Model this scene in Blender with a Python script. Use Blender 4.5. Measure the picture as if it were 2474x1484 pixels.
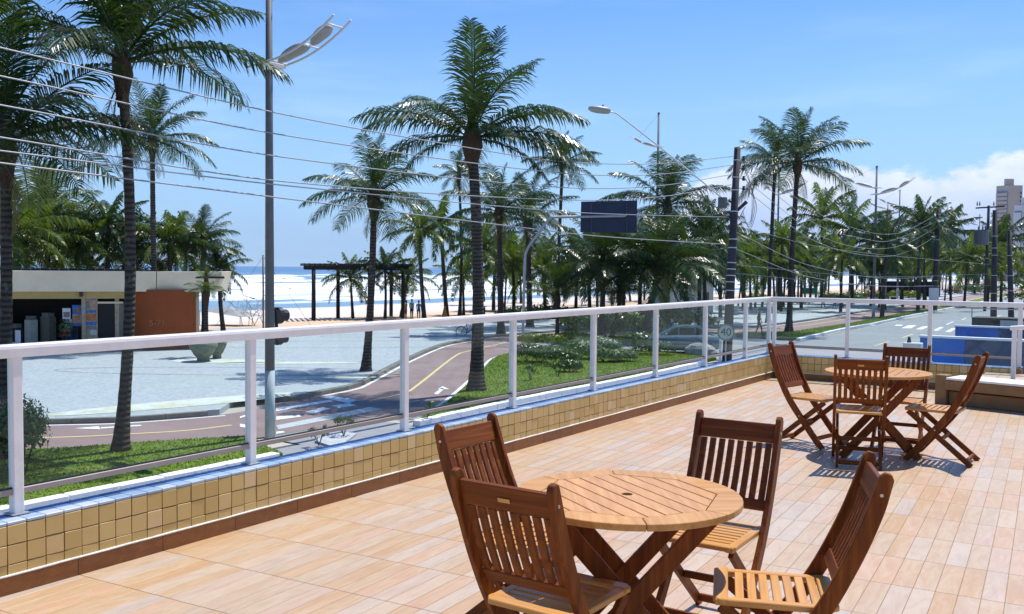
import bpy, bmesh, math, random
from mathutils import Vector, Matrix
R_ = math.radians
scene = bpy.context.scene
for o in list(bpy.data.objects): bpy.data.objects.remove(o)
col = scene.collection

# ---------------------------------------------------------------- camera
FV = 2360.0 / 1.03518            # focal length in pixels of a 2473 x 1484 view of the photograph
VW, VH = 2473.0, 1484.0
YAW, PITCH, ROLL, CH = R_(33.6), R_(2.35), R_(0.47), 1.53
F0 = Vector((-math.sin(YAW), math.cos(YAW), 0)); R0 = Vector((math.cos(YAW), math.sin(YAW), 0))
CF = F0 * math.cos(PITCH) + Vector((0, 0, -math.sin(PITCH))); U0 = R0.cross(CF)
CU = U0 * math.cos(ROLL) - R0 * math.sin(ROLL); CR = R0 * math.cos(ROLL) + U0 * math.sin(ROLL)
CAM = Vector((0, 0, CH))
cd = bpy.data.cameras.new('camera'); cam = bpy.data.objects.new('camera', cd); col.objects.link(cam)
cam.matrix_world = Matrix(((CR.x, CU.x, -CF.x, 0), (CR.y, CU.y, -CF.y, 0), (CR.z, CU.z, -CF.z, CH), (0, 0, 0, 1)))
cd.sensor_width = 36; cd.sensor_fit = 'HORIZONTAL'; cd.lens = 2360.0 / 2560 * 36
cd.clip_start = 0.05; cd.clip_end = 60000
scene.camera = cam

# ---------------------------------------------------------------- world, sun, exposure
SUN = Vector((0.075, 0.45, 1.0)).normalized()
SUN_EL = math.asin(SUN.z); SUN_AZ = math.atan2(SUN.x, SUN.y)
w = bpy.data.worlds.new('World'); scene.world = w; w.use_nodes = True
nt = w.node_tree; nt.nodes.clear()
def wn(t, **k):
    n = nt.nodes.new(t)
    for a, b in k.items(): setattr(n, a, b)
    return n
wout = wn('ShaderNodeOutputWorld'); bg = wn('ShaderNodeBackground'); sky = wn('ShaderNodeTexSky', sky_type='NISHITA')
sky.sun_disc = False; sky.sun_elevation = SUN_EL; sky.sun_rotation = SUN_AZ
sky.altitude = 0; sky.air_density = 1.0; sky.dust_density = 0.6; sky.ozone_density = 2.5
SKY_STRENGTH = 0.095
bg.inputs['Strength'].default_value = SKY_STRENGTH
tc = wn('ShaderNodeTexCoord'); sep = wn('ShaderNodeSeparateXYZ')
nt.links.new(tc.outputs['Generated'], sep.inputs[0])
def wm(op, a, b=None, c=None, clamp=False):
    n = wn('ShaderNodeMath', operation=op); n.use_clamp = clamp
    for i, v in enumerate((a, b, c)):
        if v is None: continue
        if isinstance(v, (int, float)): n.inputs[i].default_value = v
        else: nt.links.new(v, n.inputs[i])
    return n.outputs[0]
def wsmooth(v, lo, hi):
    n = wn('ShaderNodeMapRange', interpolation_type='SMOOTHSTEP')
    nt.links.new(v, n.inputs[0]); n.inputs[1].default_value = lo; n.inputs[2].default_value = hi
    return n.outputs[0]
def wnoise(scale, zs, detail, rough, seed):
    mp = wn('ShaderNodeMapping'); mp.inputs['Scale'].default_value = (scale, scale, scale * zs); mp.inputs['Location'].default_value = (seed, seed * .7, seed * 1.3)
    nt.links.new(tc.outputs['Generated'], mp.inputs[0])
    n = wn('ShaderNodeTexNoise'); n.inputs['Scale'].default_value = 1; n.inputs['Detail'].default_value = detail; n.inputs['Roughness'].default_value = rough
    nt.links.new(mp.outputs[0], n.inputs['Vector']); return n.outputs[0]
X, Y, Z = sep.outputs
land = wm('ADD', wm('MULTIPLY', X, 0.5), wm('MULTIPLY', Y, 0.866))          # inland and along the coast
bank = wsmooth(land, 0.50, 0.64)
lump = wnoise(9.0, 1.6, 6, .58, 3.1); lump2 = wnoise(26.0, 1.5, 6, .6, 8.4); broad = wnoise(3.0, 1.0, 3, .5, 5.2)
top = wm('ADD', wm('MULTIPLY', bank, 0.100), wm('MULTIPLY', wm('SUBTRACT', lump, 0.5), 0.16))
top = wm('ADD', top, wm('MULTIPLY', wm('SUBTRACT', lump2, 0.5), 0.035))
top = wm('ADD', top, wm('MULTIPLY', wm('SUBTRACT', broad, 0.5), 0.09))
top = wm('MULTIPLY', top, bank)
cmask = wsmooth(wm('SUBTRACT', top, Z), -0.004, 0.014)
cmask = wm('MULTIPLY', cmask, 0.93)
# cloud tone: white heads, bluish bellies
tone = wsmooth(wm('ADD', wm('MULTIPLY', wm('SUBTRACT', top, Z), -9.0), wm('ADD', wm('MULTIPLY', lump2, 0.9), wm('MULTIPLY', lump, 0.5))), 0.05, 0.95)
crgb = wn('ShaderNodeMix', data_type='RGBA'); nt.links.new(tone, crgb.inputs[0])
cs = 1.0 / SKY_STRENGTH
crgb.inputs[6].default_value = (.54 * cs, .66 * cs, .92 * cs, 1); crgb.inputs[7].default_value = (1.0 * cs, 1.01 * cs, 1.02 * cs, 1)
# thin veil over the whole low sky: sea haze and faint streaks of high cloud
veil = wm('MULTIPLY', wsmooth(Z, 0.36, -0.02), 0.66)
streak = wm('MULTIPLY', wsmooth(wnoise(3.2, 7.0, 5, .55, 1.7), 0.50, 0.78), wsmooth(Z, 0.42, 0.03))
veil = wm('ADD', veil, wm('MULTIPLY', streak, 0.38), clamp=True)
vmix = wn('ShaderNodeMix', data_type='RGBA'); nt.links.new(veil, vmix.inputs[0])
tint = wn('ShaderNodeMix', data_type='RGBA', blend_type='MULTIPLY'); tint.inputs[0].default_value = 1
nt.links.new(sky.outputs[0], tint.inputs[6]); tint.inputs[7].default_value = (0.46, 0.92, 1.45, 1)
nt.links.new(tint.outputs[2], vmix.inputs[6]); vmix.inputs[7].default_value = (.52 * cs, .77 * cs, 1.0 * cs, 1)
fin = wn('ShaderNodeMix', data_type='RGBA'); nt.links.new(cmask, fin.inputs[0])
nt.links.new(vmix.outputs[2], fin.inputs[6]); nt.links.new(crgb.outputs[2], fin.inputs[7])
nt.links.new(fin.outputs[2], bg.inputs['Color']); nt.links.new(bg.outputs[0], wout.inputs[0])

sl = bpy.data.lights.new('sun', 'SUN'); sl.energy = 5.0; sl.angle = R_(0.5); sl.color = (1.0, 0.955, 0.88)
so = bpy.data.objects.new('sun', sl); col.objects.link(so)
so.rotation_euler = (-SUN).to_track_quat('-Z', 'Y').to_euler(); so.location = (20, 60, 120)
vs = scene.view_settings; vs.view_transform = 'Standard'; vs.look = 'None'; vs.exposure = 0.25; vs.gamma = 1.0; vs.use_curve_mapping = False
scene.cycles.max_bounces = 6; scene.cycles.transparent_max_bounces = 16; scene.cycles.diffuse_bounces = 3
scene.cycles.glossy_bounces = 3; scene.cycles.transmission_bounces = 4; scene.cycles.volume_bounces = 0
scene.cycles.caustics_reflective = False; scene.cycles.caustics_refractive = False
scene.cycles.use_denoising = True

# ---------------------------------------------------------------- layout helpers
G = -2.8                                             # street level; the terrace floor is z = 0
def ray(x, y): return CF * FV + CR * (x - VW / 2) - CU * (y - VH / 2)
def V(x, y, z=None):                                 # point of a view pixel on the level z
    d = ray(x, y); z = G if z is None else z
    return CAM + d * ((z - CH) / d.z)
def DV(x, y, dep): return CAM + ray(x, y) * (dep / FV)
def depth(p): return (Vector(p) - CAM).dot(CF)
def PP(x, y, A, B):                                  # point of a view pixel on the upright plane through A and B
    n = Vector((-(B - A).y, (B - A).x, 0)); d = ray(x, y)
    return CAM + d * ((A - CAM).dot(n) / d.dot(n))
def UP(base, x, y):                                  # point at the distance of `base` seen at a view pixel
    return DV(x, y, depth(base))
def S(*a): return Vector(a)

# ---------------------------------------------------------------- mesh helpers
class MB:
    def __init__(s): s.v = []; s.f = []; s.m = []
    def add(s, vs, fs, mi=0):
        b = len(s.v); s.v += [Vector(p) for p in vs]; s.f += [tuple(i + b for i in f) for f in fs]; s.m += [mi] * len(fs); return s
    def box(s, c, d, rot=None, mi=0):
        c = Vector(c); hx, hy, hz = d[0] / 2, d[1] / 2, d[2] / 2
        p = [Vector((x, y, z)) for x in (-hx, hx) for y in (-hy, hy) for z in (-hz, hz)]
        if rot is not None: p = [rot @ q for q in p]
        return s.add([c + q for q in p], [(0, 1, 3, 2), (4, 6, 7, 5), (0, 4, 5, 1), (2, 3, 7, 6), (0, 2, 6, 4), (1, 5, 7, 3)], mi)
    def bar(s, a, b, w, h, up=Vector((0, 0, 1)), mi=0):          # box from a to b
        a = Vector(a); b = Vector(b); t = (b - a); L = t.length; t.normalize()
        sd = t.cross(up)
        if sd.length < 1e-5: sd = Vector((1, 0, 0))
        sd.normalize(); u = sd.cross(t)
        return s.box((a + b) / 2, (L, w, h), Matrix((t, sd, u)).transposed(), mi)
    def tube(s, pts, rad, seg=8, cap=True, mi=0):
        pts = [Vector(p) for p in pts]; n = len(pts)
        if not isinstance(rad, (list, tuple)): rad = [rad] * n
        vs = []; prev = None
        for i, p in enumerate(pts):
            t = (pts[min(i + 1, n - 1)] - pts[max(i - 1, 0)]).normalized()
            if prev is None:
                a = Vector((1, 0, 0)) if abs(t.x) < .8 else Vector((0, 1, 0))
            else: a = prev
            a = (a - t * a.dot(t)).normalized(); b = t.cross(a); prev = a
            vs += [p + (a * math.cos(k * 2 * math.pi / seg) + b * math.sin(k * 2 * math.pi / seg)) * rad[i] for k in range(seg)]
        fs = [(i * seg + k, i * seg + (k + 1) % seg, (i + 1) * seg + (k + 1) % seg, (i + 1) * seg + k) for i in range(n - 1) for k in range(seg)]
        if cap: fs += [tuple(range(seg))[::-1], tuple(range((n - 1) * seg, n * seg))]
        return s.add(vs, fs, mi)
    def prism(s, poly, z0, z1, mi=0):
        n = len(poly); vs = [(p[0], p[1], z0) for p in poly] + [(p[0], p[1], z1) for p in poly]
        ar = sum(poly[i][0] * poly[(i + 1) % n][1] - poly[(i + 1) % n][0] * poly[i][1] for i in range(n))
        fs = [(i, (i + 1) % n, n + (i + 1) % n, n + i) for i in range(n)] + [tuple(range(n))[::-1], tuple(range(n, 2 * n))]
        if ar < 0: fs = [f[::-1] for f in fs]
        return s.add(vs, fs, mi)
    def extr(s, poly, axis, a0, a1, mi=0):             # polygon in a plane, pulled along an axis; poly gives the two other coordinates
        def P(q, a): return {'x': (a, q[0], q[1]), 'y': (q[0], a, q[1]), 'z': (q[0], q[1], a)}[axis]
        n = len(poly); vs = [P(q, a0) for q in poly] + [P(q, a1) for q in poly]
        fs = [(i, (i + 1) % n, n + (i + 1) % n, n + i) for i in range(n)] + [tuple(range(n))[::-1], tuple(range(n, 2 * n))]
        return s.add(vs, fs, mi)
    def lathe(s, prof, c=(0, 0, 0), seg=16, mi=0):
        c = Vector(c); vs = []
        for r, z in prof: vs += [c + Vector((r * math.cos(k * 2 * math.pi / seg), r * math.sin(k * 2 * math.pi / seg), z)) for k in range(seg)]
        n = len(prof); fs = [(i * seg + k, i * seg + (k + 1) % seg, (i + 1) * seg + (k + 1) % seg, (i + 1) * seg + k) for i in range(n - 1) for k in range(seg)]
        return s.add(vs, fs + [tuple(range(seg))[::-1], tuple(range((n - 1) * seg, n * seg))], mi)
    def ball(s, c, r, seg=12, rings=7, mi=0):
        r = r if isinstance(r, (tuple, list)) else (r, r, r); c = Vector(c); vs = []; fs = []
        for i in range(rings + 1):
            a = math.pi * i / rings
            for k in range(seg):
                b = 2 * math.pi * k / seg
                vs.append(c + Vector((r[0] * math.sin(a) * math.cos(b), r[1] * math.sin(a) * math.sin(b), -r[2] * math.cos(a))))
        for i in range(rings):
            for k in range(seg): fs.append((i * seg + k, i * seg + (k + 1) % seg, (i + 1) * seg + (k + 1) % seg, (i + 1) * seg + k))
        return s.add(vs, fs, mi)
    def mesh(s, name, mats, smooth=False, bevel=0, off=None, recalc=False):
        me = bpy.data.meshes.new(name)
        vs = s.v if off is None else [p - off for p in s.v]
        me.from_pydata([tuple(p) for p in vs], [], s.f)
        for m in (mats if isinstance(mats, (list, tuple)) else [mats]): me.materials.append(m)
        me.polygons.foreach_set('material_index', s.m)
        if bevel or recalc:
            bm = bmesh.new(); bm.from_mesh(me)
            if recalc: bmesh.ops.recalc_face_normals(bm, faces=bm.faces)
            if bevel: bmesh.ops.bevel(bm, geom=[e for e in bm.edges if e.is_manifold and e.calc_face_angle(0) > .6], offset=bevel, segments=1, affect='EDGES')
            bm.to_mesh(me); bm.free()
        if smooth: me.polygons.foreach_set('use_smooth', [True] * len(me.polygons))
        me.update(); return me
    def build(s, name, mats, parent=None, smooth=False, bevel=0, world=False, recalc=False):
        off = parent.location.copy() if (world and parent is not None) else None
        return link(name, s.mesh(name, mats, smooth, bevel, off, recalc), parent)
def link(name, me, parent=None, loc=None):
    o = bpy.data.objects.new(name, me); col.objects.link(o)
    if parent is not None: o.parent = parent
    if loc is not None: o.location = loc
    return o
def tag(o, label=None, cat=None, group=None, kind=None):
    if label: o['label'] = label
    if cat: o['category'] = cat
    if group: o['group'] = group
    if kind: o['kind'] = kind
    return o
def thing(name, label, cat, loc=(0, 0, 0), rz=0, group=None):
    o = bpy.data.objects.new(name, None); col.objects.link(o); o.empty_display_size = .1
    o.location = loc; o.rotation_euler = (0, 0, rz); return tag(o, label, cat, group)
CHILD = {}
def copy_tree(o, parent=None, loc=None, rz=None, label=None):
    kids = [c for c in bpy.data.objects if c.parent == o] if o.name not in CHILD else CHILD[o.name]
    CHILD[o.name] = kids
    c = o.copy(); col.objects.link(c); c.parent = parent
    if loc is not None: c.location = loc
    if rz is not None: c.rotation_euler = (0, 0, rz)
    if label: c['label'] = label
    for k in kids: copy_tree(k, c)
    return c
def struct(name, mb, m, z=None, **k): return tag(mb.build(name, m, **k), kind='structure')
def lerp(a, b, t): return a + (b - a) * t
def spline(P, n):
    P = [Vector(p) for p in P]; Q = [P[0] * 2 - P[1]] + P + [P[-1] * 2 - P[-2]]; out = []
    for i in range(1, len(Q) - 2):
        for k in range(n):
            t = k / n; a, b, c, d = Q[i - 1:i + 3]
            out.append(.5 * ((2 * b) + (c - a) * t + (2 * a - 5 * b + 4 * c - d) * t * t + (3 * b - a - 3 * c + d) * t ** 3))
    return out + [P[-1]]
# ---------------------------------------------------------------- materials
class NT:
    def __init__(s, name):
        s.m = bpy.data.materials.new(name); s.m.use_nodes = True; s.t = s.m.node_tree; s.t.nodes.clear()
        s.out = s.n('ShaderNodeOutputMaterial'); s._tc = None
    def n(s, t, **k):
        x = s.t.nodes.new(t)
        for a, b in k.items(): setattr(x, a, b)
        return x
    def l(s, a, b): s.t.links.new(a, b)
    def set(s, sock, v):
        if hasattr(v, 'is_output') or isinstance(v, bpy.types.NodeSocket): s.l(v, sock)
        else: sock.default_value = v if not (isinstance(v, (tuple, list)) and len(v) == 3 and sock.type == 'RGBA') else (*v, 1)
    def tc(s, which='Object'):
        if s._tc is None: s._tc = s.n('ShaderNodeTexCoord')
        return s._tc.outputs[which]
    def pos(s): return s.n('ShaderNodeNewGeometry').outputs['Position']
    def mapv(s, vec, scale=(1, 1, 1), loc=None, rot=None):
        m = s.n('ShaderNodeMapping'); s.l(vec, m.inputs[0]); m.inputs['Scale'].default_value = scale
        if loc is not None: s.set(m.inputs['Location'], loc)
        if rot is not None: m.inputs['Rotation'].default_value = rot
        return m.outputs[0]
    def noise(s, vec, scale=5, detail=4, rough=.55, dist=0, color=False):
        x = s.n('ShaderNodeTexNoise'); s.l(vec, x.inputs['Vector']); x.inputs['Scale'].default_value = scale
        x.inputs['Detail'].default_value = detail; x.inputs['Roughness'].default_value = rough; x.inputs['Distortion'].default_value = dist
        return x.outputs[1 if color else 0]
    def vor(s, vec, scale, feature='F1', out=0):
        x = s.n('ShaderNodeTexVoronoi', feature=feature); s.l(vec, x.inputs['Vector']); x.inputs['Scale'].default_value = scale; return x.outputs[out]
    def math(s, op, a, b=0.0, clamp=False):
        x = s.n('ShaderNodeMath', operation=op); x.use_clamp = clamp; s.set(x.inputs[0], a); s.set(x.inputs[1], b); return x.outputs[0]
    def ramp(s, v, stops, interp='LINEAR'):
        x = s.n('ShaderNodeValToRGB'); s.l(v, x.inputs[0]); e = x.color_ramp.elements; x.color_ramp.interpolation = interp
        while len(e) < len(stops): e.new(.5)
        for i, (p, c) in enumerate(stops): e[i].position = p; e[i].color = (*c, 1) if isinstance(c, (tuple, list)) else (c, c, c, 1)
        return x.outputs[0]
    def step(s, v, lo, hi):
        x = s.n('ShaderNodeMapRange', interpolation_type='SMOOTHSTEP'); s.l(v, x.inputs[0]); x.inputs[1].default_value = lo; x.inputs[2].default_value = hi; return x.outputs[0]
    def mix(s, f, a, b, blend='MIX'):
        x = s.n('ShaderNodeMix', data_type='RGBA', blend_type=blend); s.set(x.inputs[0], f); s.set(x.inputs[6], a); s.set(x.inputs[7], b); return x.outputs[2]
    def rnd(s):                                          # one number for each piece, alone or joined
        a = s.n('ShaderNodeObjectInfo').outputs['Random']; b = s.n('ShaderNodeNewGeometry').outputs['Random Per Island']
        return s.math('FRACT', s.math('ADD', a, b))
    def bump(s, h, strength=.3, dist=.01):
        x = s.n('ShaderNodeBump'); x.inputs['Strength'].default_value = strength; x.inputs['Distance'].default_value = dist; s.l(h, x.inputs['Height']); return x.outputs[0]
    def bsdf(s, color, rough=.6, metal=0, spec=.5, normal=None, coat=0, trans=0):
        b = s.n('ShaderNodeBsdfPrincipled'); s.set(b.inputs['Base Color'], color); s.set(b.inputs['Roughness'], rough); b.inputs['Metallic'].default_value = metal
        b.inputs['Specular IOR Level'].default_value = spec; b.inputs['Coat Weight'].default_value = coat
        if coat: b.inputs['Coat Roughness'].default_value = .18
        if normal is not None: s.l(normal, b.inputs['Normal'])
        return b.outputs[0]
    def done(s, sh): s.l(sh, s.out.inputs[0]); return s.m
M = {}
def simple(name, c, rough=.6, metal=0, var=.18, scale=6, spec=.5, bump=.0, coat=0, world=False, dirt=None):
    t = NT(name); v = t.pos() if world else t.tc('Object')
    n = t.noise(v, scale, 5, .6)
    lo = tuple(max(0, x * (1 - var)) for x in c); hi = tuple(min(1, x * (1 + var)) for x in c)
    cc = t.ramp(n, [(.3, lo), (.7, hi)])
    if dirt: cc = t.mix(t.math('MULTIPLY', t.step(t.noise(v, scale * .37, 6, .65), .5, .75), dirt[1]), cc, dirt[0])
    nm = t.bump(t.noise(v, scale * 6, 4, .6), bump, .01) if bump else None
    M[name] = t.done(t.bsdf(cc, rough, metal, spec, nm, coat)); return M[name]
def wood(name, c0, c1, c2, axis, rough=.33, coat=.25, gs=1.0):
    t = NT(name); r = t.rnd(); v = t.tc('Object')
    sc = [38 * gs, 38 * gs, 38 * gs]; sc['xyz'.index(axis)] = 2.2 * gs
    comb = t.n('ShaderNodeCombineXYZ'); t.l(t.math('MULTIPLY', r, 31.0), comb.inputs[0]); t.l(t.math('MULTIPLY', r, 17.0), comb.inputs[1]); t.l(t.math('MULTIPLY', r, 47.0), comb.inputs[2])
    vv = t.mapv(v, tuple(sc), comb.outputs[0])
    g = t.noise(vv, 1.0, 5, .62, .6); g2 = t.noise(vv, .27, 3, .5, 1.2)
    cc = t.ramp(g, [(.28, c0), (.52, c1), (.78, c2)])
    cc = t.mix(t.math('MULTIPLY', g2, .35), cc, c0, 'MIX')
    cc = t.mix(t.math('MULTIPLY', r, .26), cc, tuple(x * .55 for x in c1))
    M[name] = t.done(t.bsdf(cc, t.math('ADD', rough, t.math('MULTIPLY', g, .15)), 0, (.22 if coat < .1 else .45), t.bump(g, .12, .002), coat)); return M[name]
for ax in 'xyz': wood('teak_' + ax, (.085, .016, .001), (.205, .050, .004), (.38, .118, .011), ax, .45, .03)  # chair backs and legs: shade is darkened into the wood colour
for ax in 'xyz': wood('pale_teak_' + ax, (.46, .195, .038), (.64, .31, .075), (.76, .42, .13), ax, .36, .2)  # same wood on seats and tabletops, sunlight brightened into its colour
# floor planks of wood-look ceramic
t = NT('plank_ceramic'); r = t.rnd(); v = t.tc('Object')
comb = t.n('ShaderNodeCombineXYZ'); t.l(t.math('MULTIPLY', r, 57.0), comb.inputs[0]); t.l(t.math('MULTIPLY', r, 23.0), comb.inputs[1]); t.l(t.math('MULTIPLY', r, 11.0), comb.inputs[2])
vv = t.mapv(v, (16, 3.0, 10), comb.outputs[0])
g = t.noise(vv, 1.0, 6, .62, 1.6); fine = t.noise(t.mapv(v, (90, 9, 40), comb.outputs[0]), 1.0, 4, .6, .4)
base = t.ramp(r, [(0, (.47, .28, .135)), (.22, (.49, .325, .185)), (.45, (.46, .335, .225)), (.62, (.52, .305, .170)), (.80, (.45, .365, .295)), (1, (.52, .37, .24))])
cc = t.mix(t.math('MULTIPLY', t.step(g, .42, .72), .45), base, (.58, .46, .33))
cc = t.mix(t.math('MULTIPLY', t.step(g, .50, .25), .35), cc, (.38, .20, .09))
cc = t.mix(t.math('MULTIPLY', t.step(fine, .55, .8), .22), cc, (.42, .26, .16))
patch = t.noise(t.pos(), 1.3, 6, .68); cc = t.mix(t.math('MULTIPLY', t.step(patch, .52, .72), .22), cc, (.36, .28, .22)); cc = t.mix(t.math('MULTIPLY', t.step(t.noise(t.pos(), 60, 2, .5), .70, .80), .25), cc, (.25, .19, .15))
M['plank'] = t.done(t.bsdf(cc, t.math('ADD', .32, t.math('MULTIPLY', fine, .18)), 0, .85, t.bump(fine, .08, .002)))
simple('grout', (.26, .17, .11), .9, world=True, scale=12)
# yellow wall tiles
t = NT('wall_tile_glaze'); r = t.rnd(); v = t.pos()
cc = t.ramp(r, [(0, (.54, .37, .125)), (.5, (.60, .415, .15)), (.9, (.64, .445, .175)), (1, (.69, .51, .26))])
n = t.noise(v, 9, 5, .6); cc = t.mix(t.math('MULTIPLY', t.step(n, .5, .8), .3), cc, (.46, .29, .10))
M['wall_tile'] = t.done(t.bsdf(cc, .36, 0, .5, t.bump(t.noise(v, 60, 3), .05, .002)))
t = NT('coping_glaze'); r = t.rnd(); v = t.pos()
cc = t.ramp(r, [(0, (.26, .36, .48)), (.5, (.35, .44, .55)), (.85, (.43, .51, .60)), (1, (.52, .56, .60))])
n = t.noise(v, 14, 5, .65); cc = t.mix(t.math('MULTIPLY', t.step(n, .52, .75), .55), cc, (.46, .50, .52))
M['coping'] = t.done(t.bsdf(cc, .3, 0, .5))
t = NT('coping_shaded_glaze'); r = t.rnd(); v = t.pos()
cc = t.ramp(r, [(0, (.05, .11, .27)), (.6, (.08, .16, .36)), (1, (.13, .22, .42))]); M['coping_shaded'] = t.done(t.bsdf(cc, .35, 0, .4))  # far coping row: same tile, the rails' shadow painted in as navy
t = NT('skirting_ceramic'); r = t.rnd(); v = t.tc('Object')
g = t.noise(t.mapv(v, (14, 3, 30)), 1, 5, .6, 1.0)
cc = t.mix(t.math('MULTIPLY', r, .3), t.ramp(g, [(.3, (.15, .045, .010)), (.7, (.27, .095, .022))]), (.33, .14, .035))
M['skirting'] = t.done(t.bsdf(cc, .42))
simple('mortar_white', (.74, .70, .62), .8, scale=30, world=True)
simple('wall_render', (.30, .18, .08), .9, scale=10, world=True)
simple('rail_white', (.84, .81, .78), .35, var=.05, scale=9, dirt=((.52, .50, .47), .35))
simple('rail_beige', (.34, .285, .25), .5, var=.08, scale=9)
simple('grey_steel', (.40, .41, .42), .45, .5, var=.12)
simple('galvanised', (.55, .56, .58), .4, .4, var=.1)
t = NT('rail_glass')
lw = t.n('ShaderNodeLayerWeight'); lw.inputs[0].default_value = .5
frv = t.math('ADD', .014, t.math('MULTIPLY', t.math('POWER', lw.outputs['Facing'], 5.0), .35))
tr = t.n('ShaderNodeBsdfTransparent'); tr.inputs[0].default_value = (.90, .95, .953, 1)
gl = t.n('ShaderNodeBsdfGlossy'); gl.inputs['Roughness'].default_value = .02; gl.inputs[0].default_value = (.9, .95, .95, 1)
mx = t.n('ShaderNodeMixShader'); t.l(frv, mx.inputs[0]); t.l(tr.outputs[0], mx.inputs[1]); t.l(gl.outputs[0], mx.inputs[2])
df = t.n('ShaderNodeBsdfDiffuse'); df.inputs[0].default_value = (.75, .8, .8, 1)
m2 = t.n('ShaderNodeMixShader'); t.l(t.math('MULTIPLY', t.step(t.noise(t.tc('Object'), 5, 6, .7), .45, .85), .035), m2.inputs[0]); t.l(mx.outputs[0], m2.inputs[1]); t.l(df.outputs[0], m2.inputs[2])
M['glass'] = t.done(m2.outputs[0])
# outdoor ground
t = NT('asphalt'); v = t.pos(); n = t.noise(v, 1.4, 6, .65); f = t.noise(v, 55, 3, .7); big = t.noise(v, .13, 4, .6)
cc = t.ramp(n, [(.25, (.21, .225, .24)), (.75, (.28, .295, .31))]); cc = t.mix(t.math('MULTIPLY', f, .3), cc, (.23, .23, .23)); cc = t.mix(t.math('MULTIPLY', t.step(big, .5, .7), .4), cc, (.35, .35, .35))
M['asphalt'] = t.done(t.bsdf(cc, .75, 0, .4, t.bump(f, .3, .01)))
t = NT('mosaic_paving'); v = t.pos()
cell = t.vor(v, 9.0, 'F1', 1); edge = t.vor(v, 9.0, 'DISTANCE_TO_EDGE', 0)
sepc = t.n('ShaderNodeSeparateColor'); t.l(cell, sepc.inputs[0])
cc = t.ramp(sepc.outputs[0], [(0, (.33, .37, .39)), (.5, (.385, .42, .44)), (1, (.45, .48, .50))])
big = t.noise(v, .28, 5, .62); big2 = t.noise(v, 1.6, 5, .65)
cc = t.mix(t.math('MULTIPLY', t.step(big, .52, .70), .45), cc, (.40, .44, .38))
cc = t.mix(t.math('MULTIPLY', t.step(big2, .52, .75), .25), cc, (.36, .39, .39))
cc = t.mix(t.step(edge, .035, .0), cc, (.31, .32, .32))
M['mosaic'] = t.done(t.bsdf(cc, .7, 0, .4, t.bump(edge, .25, .02)))
t = NT('dark_mosaic'); v = t.pos(); cell = t.vor(v, 9.0, 'F1', 1); sepc = t.n('ShaderNodeSeparateColor'); t.l(cell, sepc.inputs[0])
M['mosaic_dark'] = t.done(t.bsdf(t.ramp(sepc.outputs[0], [(0, (.20, .22, .23)), (1, (.36, .38, .38))]), .75))
t = NT('moss_mosaic'); v = t.pos(); cell = t.vor(v, 9.0, 'F1', 1); sepc = t.n('ShaderNodeSeparateColor'); t.l(cell, sepc.inputs[0])
M['mosaic_tan'] = t.done(t.bsdf(t.mix(t.step(t.noise(v, 1.3, 5, .6), .35, .65), t.ramp(sepc.outputs[0], [(0, (.44, .45, .33)), (1, (.58, .57, .42))]), (.60, .62, .58)), .75))
t = NT('bike_path_paint'); v = t.pos(); n = t.noise(v, .8, 6, .65); f = t.noise(v, 40, 3, .7)
cc = t.ramp(n, [(.3, (.24, .155, .15)), (.7, (.315, .215, .205))]); cc = t.mix(t.math('MULTIPLY', t.step(t.noise(v, .25, 5, .65), .55, .72), .4), cc, (.33, .28, .27)); cc = t.mix(t.math('MULTIPLY', f, .25), cc, (.16, .12, .11))
M['bike'] = t.done(t.bsdf(cc, .75, 0, .4, t.bump(f, .25, .01)))
def paint(name, c, under):
    t = NT(name); v = t.pos(); n = t.noise(v, 7, 6, .72)
    M[name] = t.done(t.bsdf(t.mix(t.math('MULTIPLY', t.step(n, .52, .68), .6), c, under), .6))
paint('paint_white', (.78, .79, .80), (.45, .42, .42)); paint('paint_yellow', (.72, .56, .22), (.42, .32, .22)); paint('paint_faded', (.50, .52, .52), (.30, .24, .23))
t = NT('grass_ground'); v = t.pos(); n = t.noise(v, .9, 6, .65); f = t.noise(v, 22, 4, .7)
cc = t.ramp(n, [(.25, (.065, .115, .012)), (.5, (.12, .195, .020)), (.75, (.20, .235, .040))]); cc = t.mix(t.math('MULTIPLY', f, .3), cc, (.06, .11, .01)); cc = t.mix(t.step(t.noise(v, .5, 5, .6), .66, .78), cc, (.20, .13, .06))
M['grass_ground'] = t.done(t.bsdf(cc, .9, 0, .2, t.bump(f, .6, .03)))
t = NT('grass_blade'); v = t.pos(); r = t.n('ShaderNodeNewGeometry').outputs['Random Per Island']; n = t.noise(v, 1.1, 4, .6)
cc = t.mix(t.math('MULTIPLY', n, .6), t.ramp(r, [(0, (.08, .15, .012)), (.6, (.16, .26, .022)), (1, (.30, .33, .07))]), (.17, .22, .03))
tl = t.n('ShaderNodeBsdfTranslucent'); t.l(cc, tl.inputs[0]); mx = t.n('ShaderNodeMixShader'); mx.inputs[0].default_value = .35
t.l(t.bsdf(cc, .55, 0, .35), mx.inputs[1]); t.l(tl.outputs[0], mx.inputs[2]); M['grass_blade'] = t.done(mx.outputs[0])
t = NT('kerb_whitewash'); v = t.pos(); n = t.noise(v, 5, 6, .7)
M['kerb_white'] = t.done(t.bsdf(t.mix(t.step(n, .55, .75), (.78, .79, .80), (.42, .42, .40)), .8, 0, .3, t.bump(t.noise(v, 12, 5), .4, .02)))
simple('kerb_stone_grey', (.20, .19, .165), .9, scale=3, world=True, bump=.4, dirt=((.12, .12, .06), .6))
t = NT('beach_sand'); v = t.pos(); sx = t.n('ShaderNodeSeparateXYZ'); t.l(v, sx.inputs[0])
n = t.noise(v, .12, 6, .6); f = t.noise(v, 2.5, 5, .65)
cc = t.ramp(n, [(.3, (.58, .51, .45)), (.7, (.68, .62, .57))])
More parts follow.
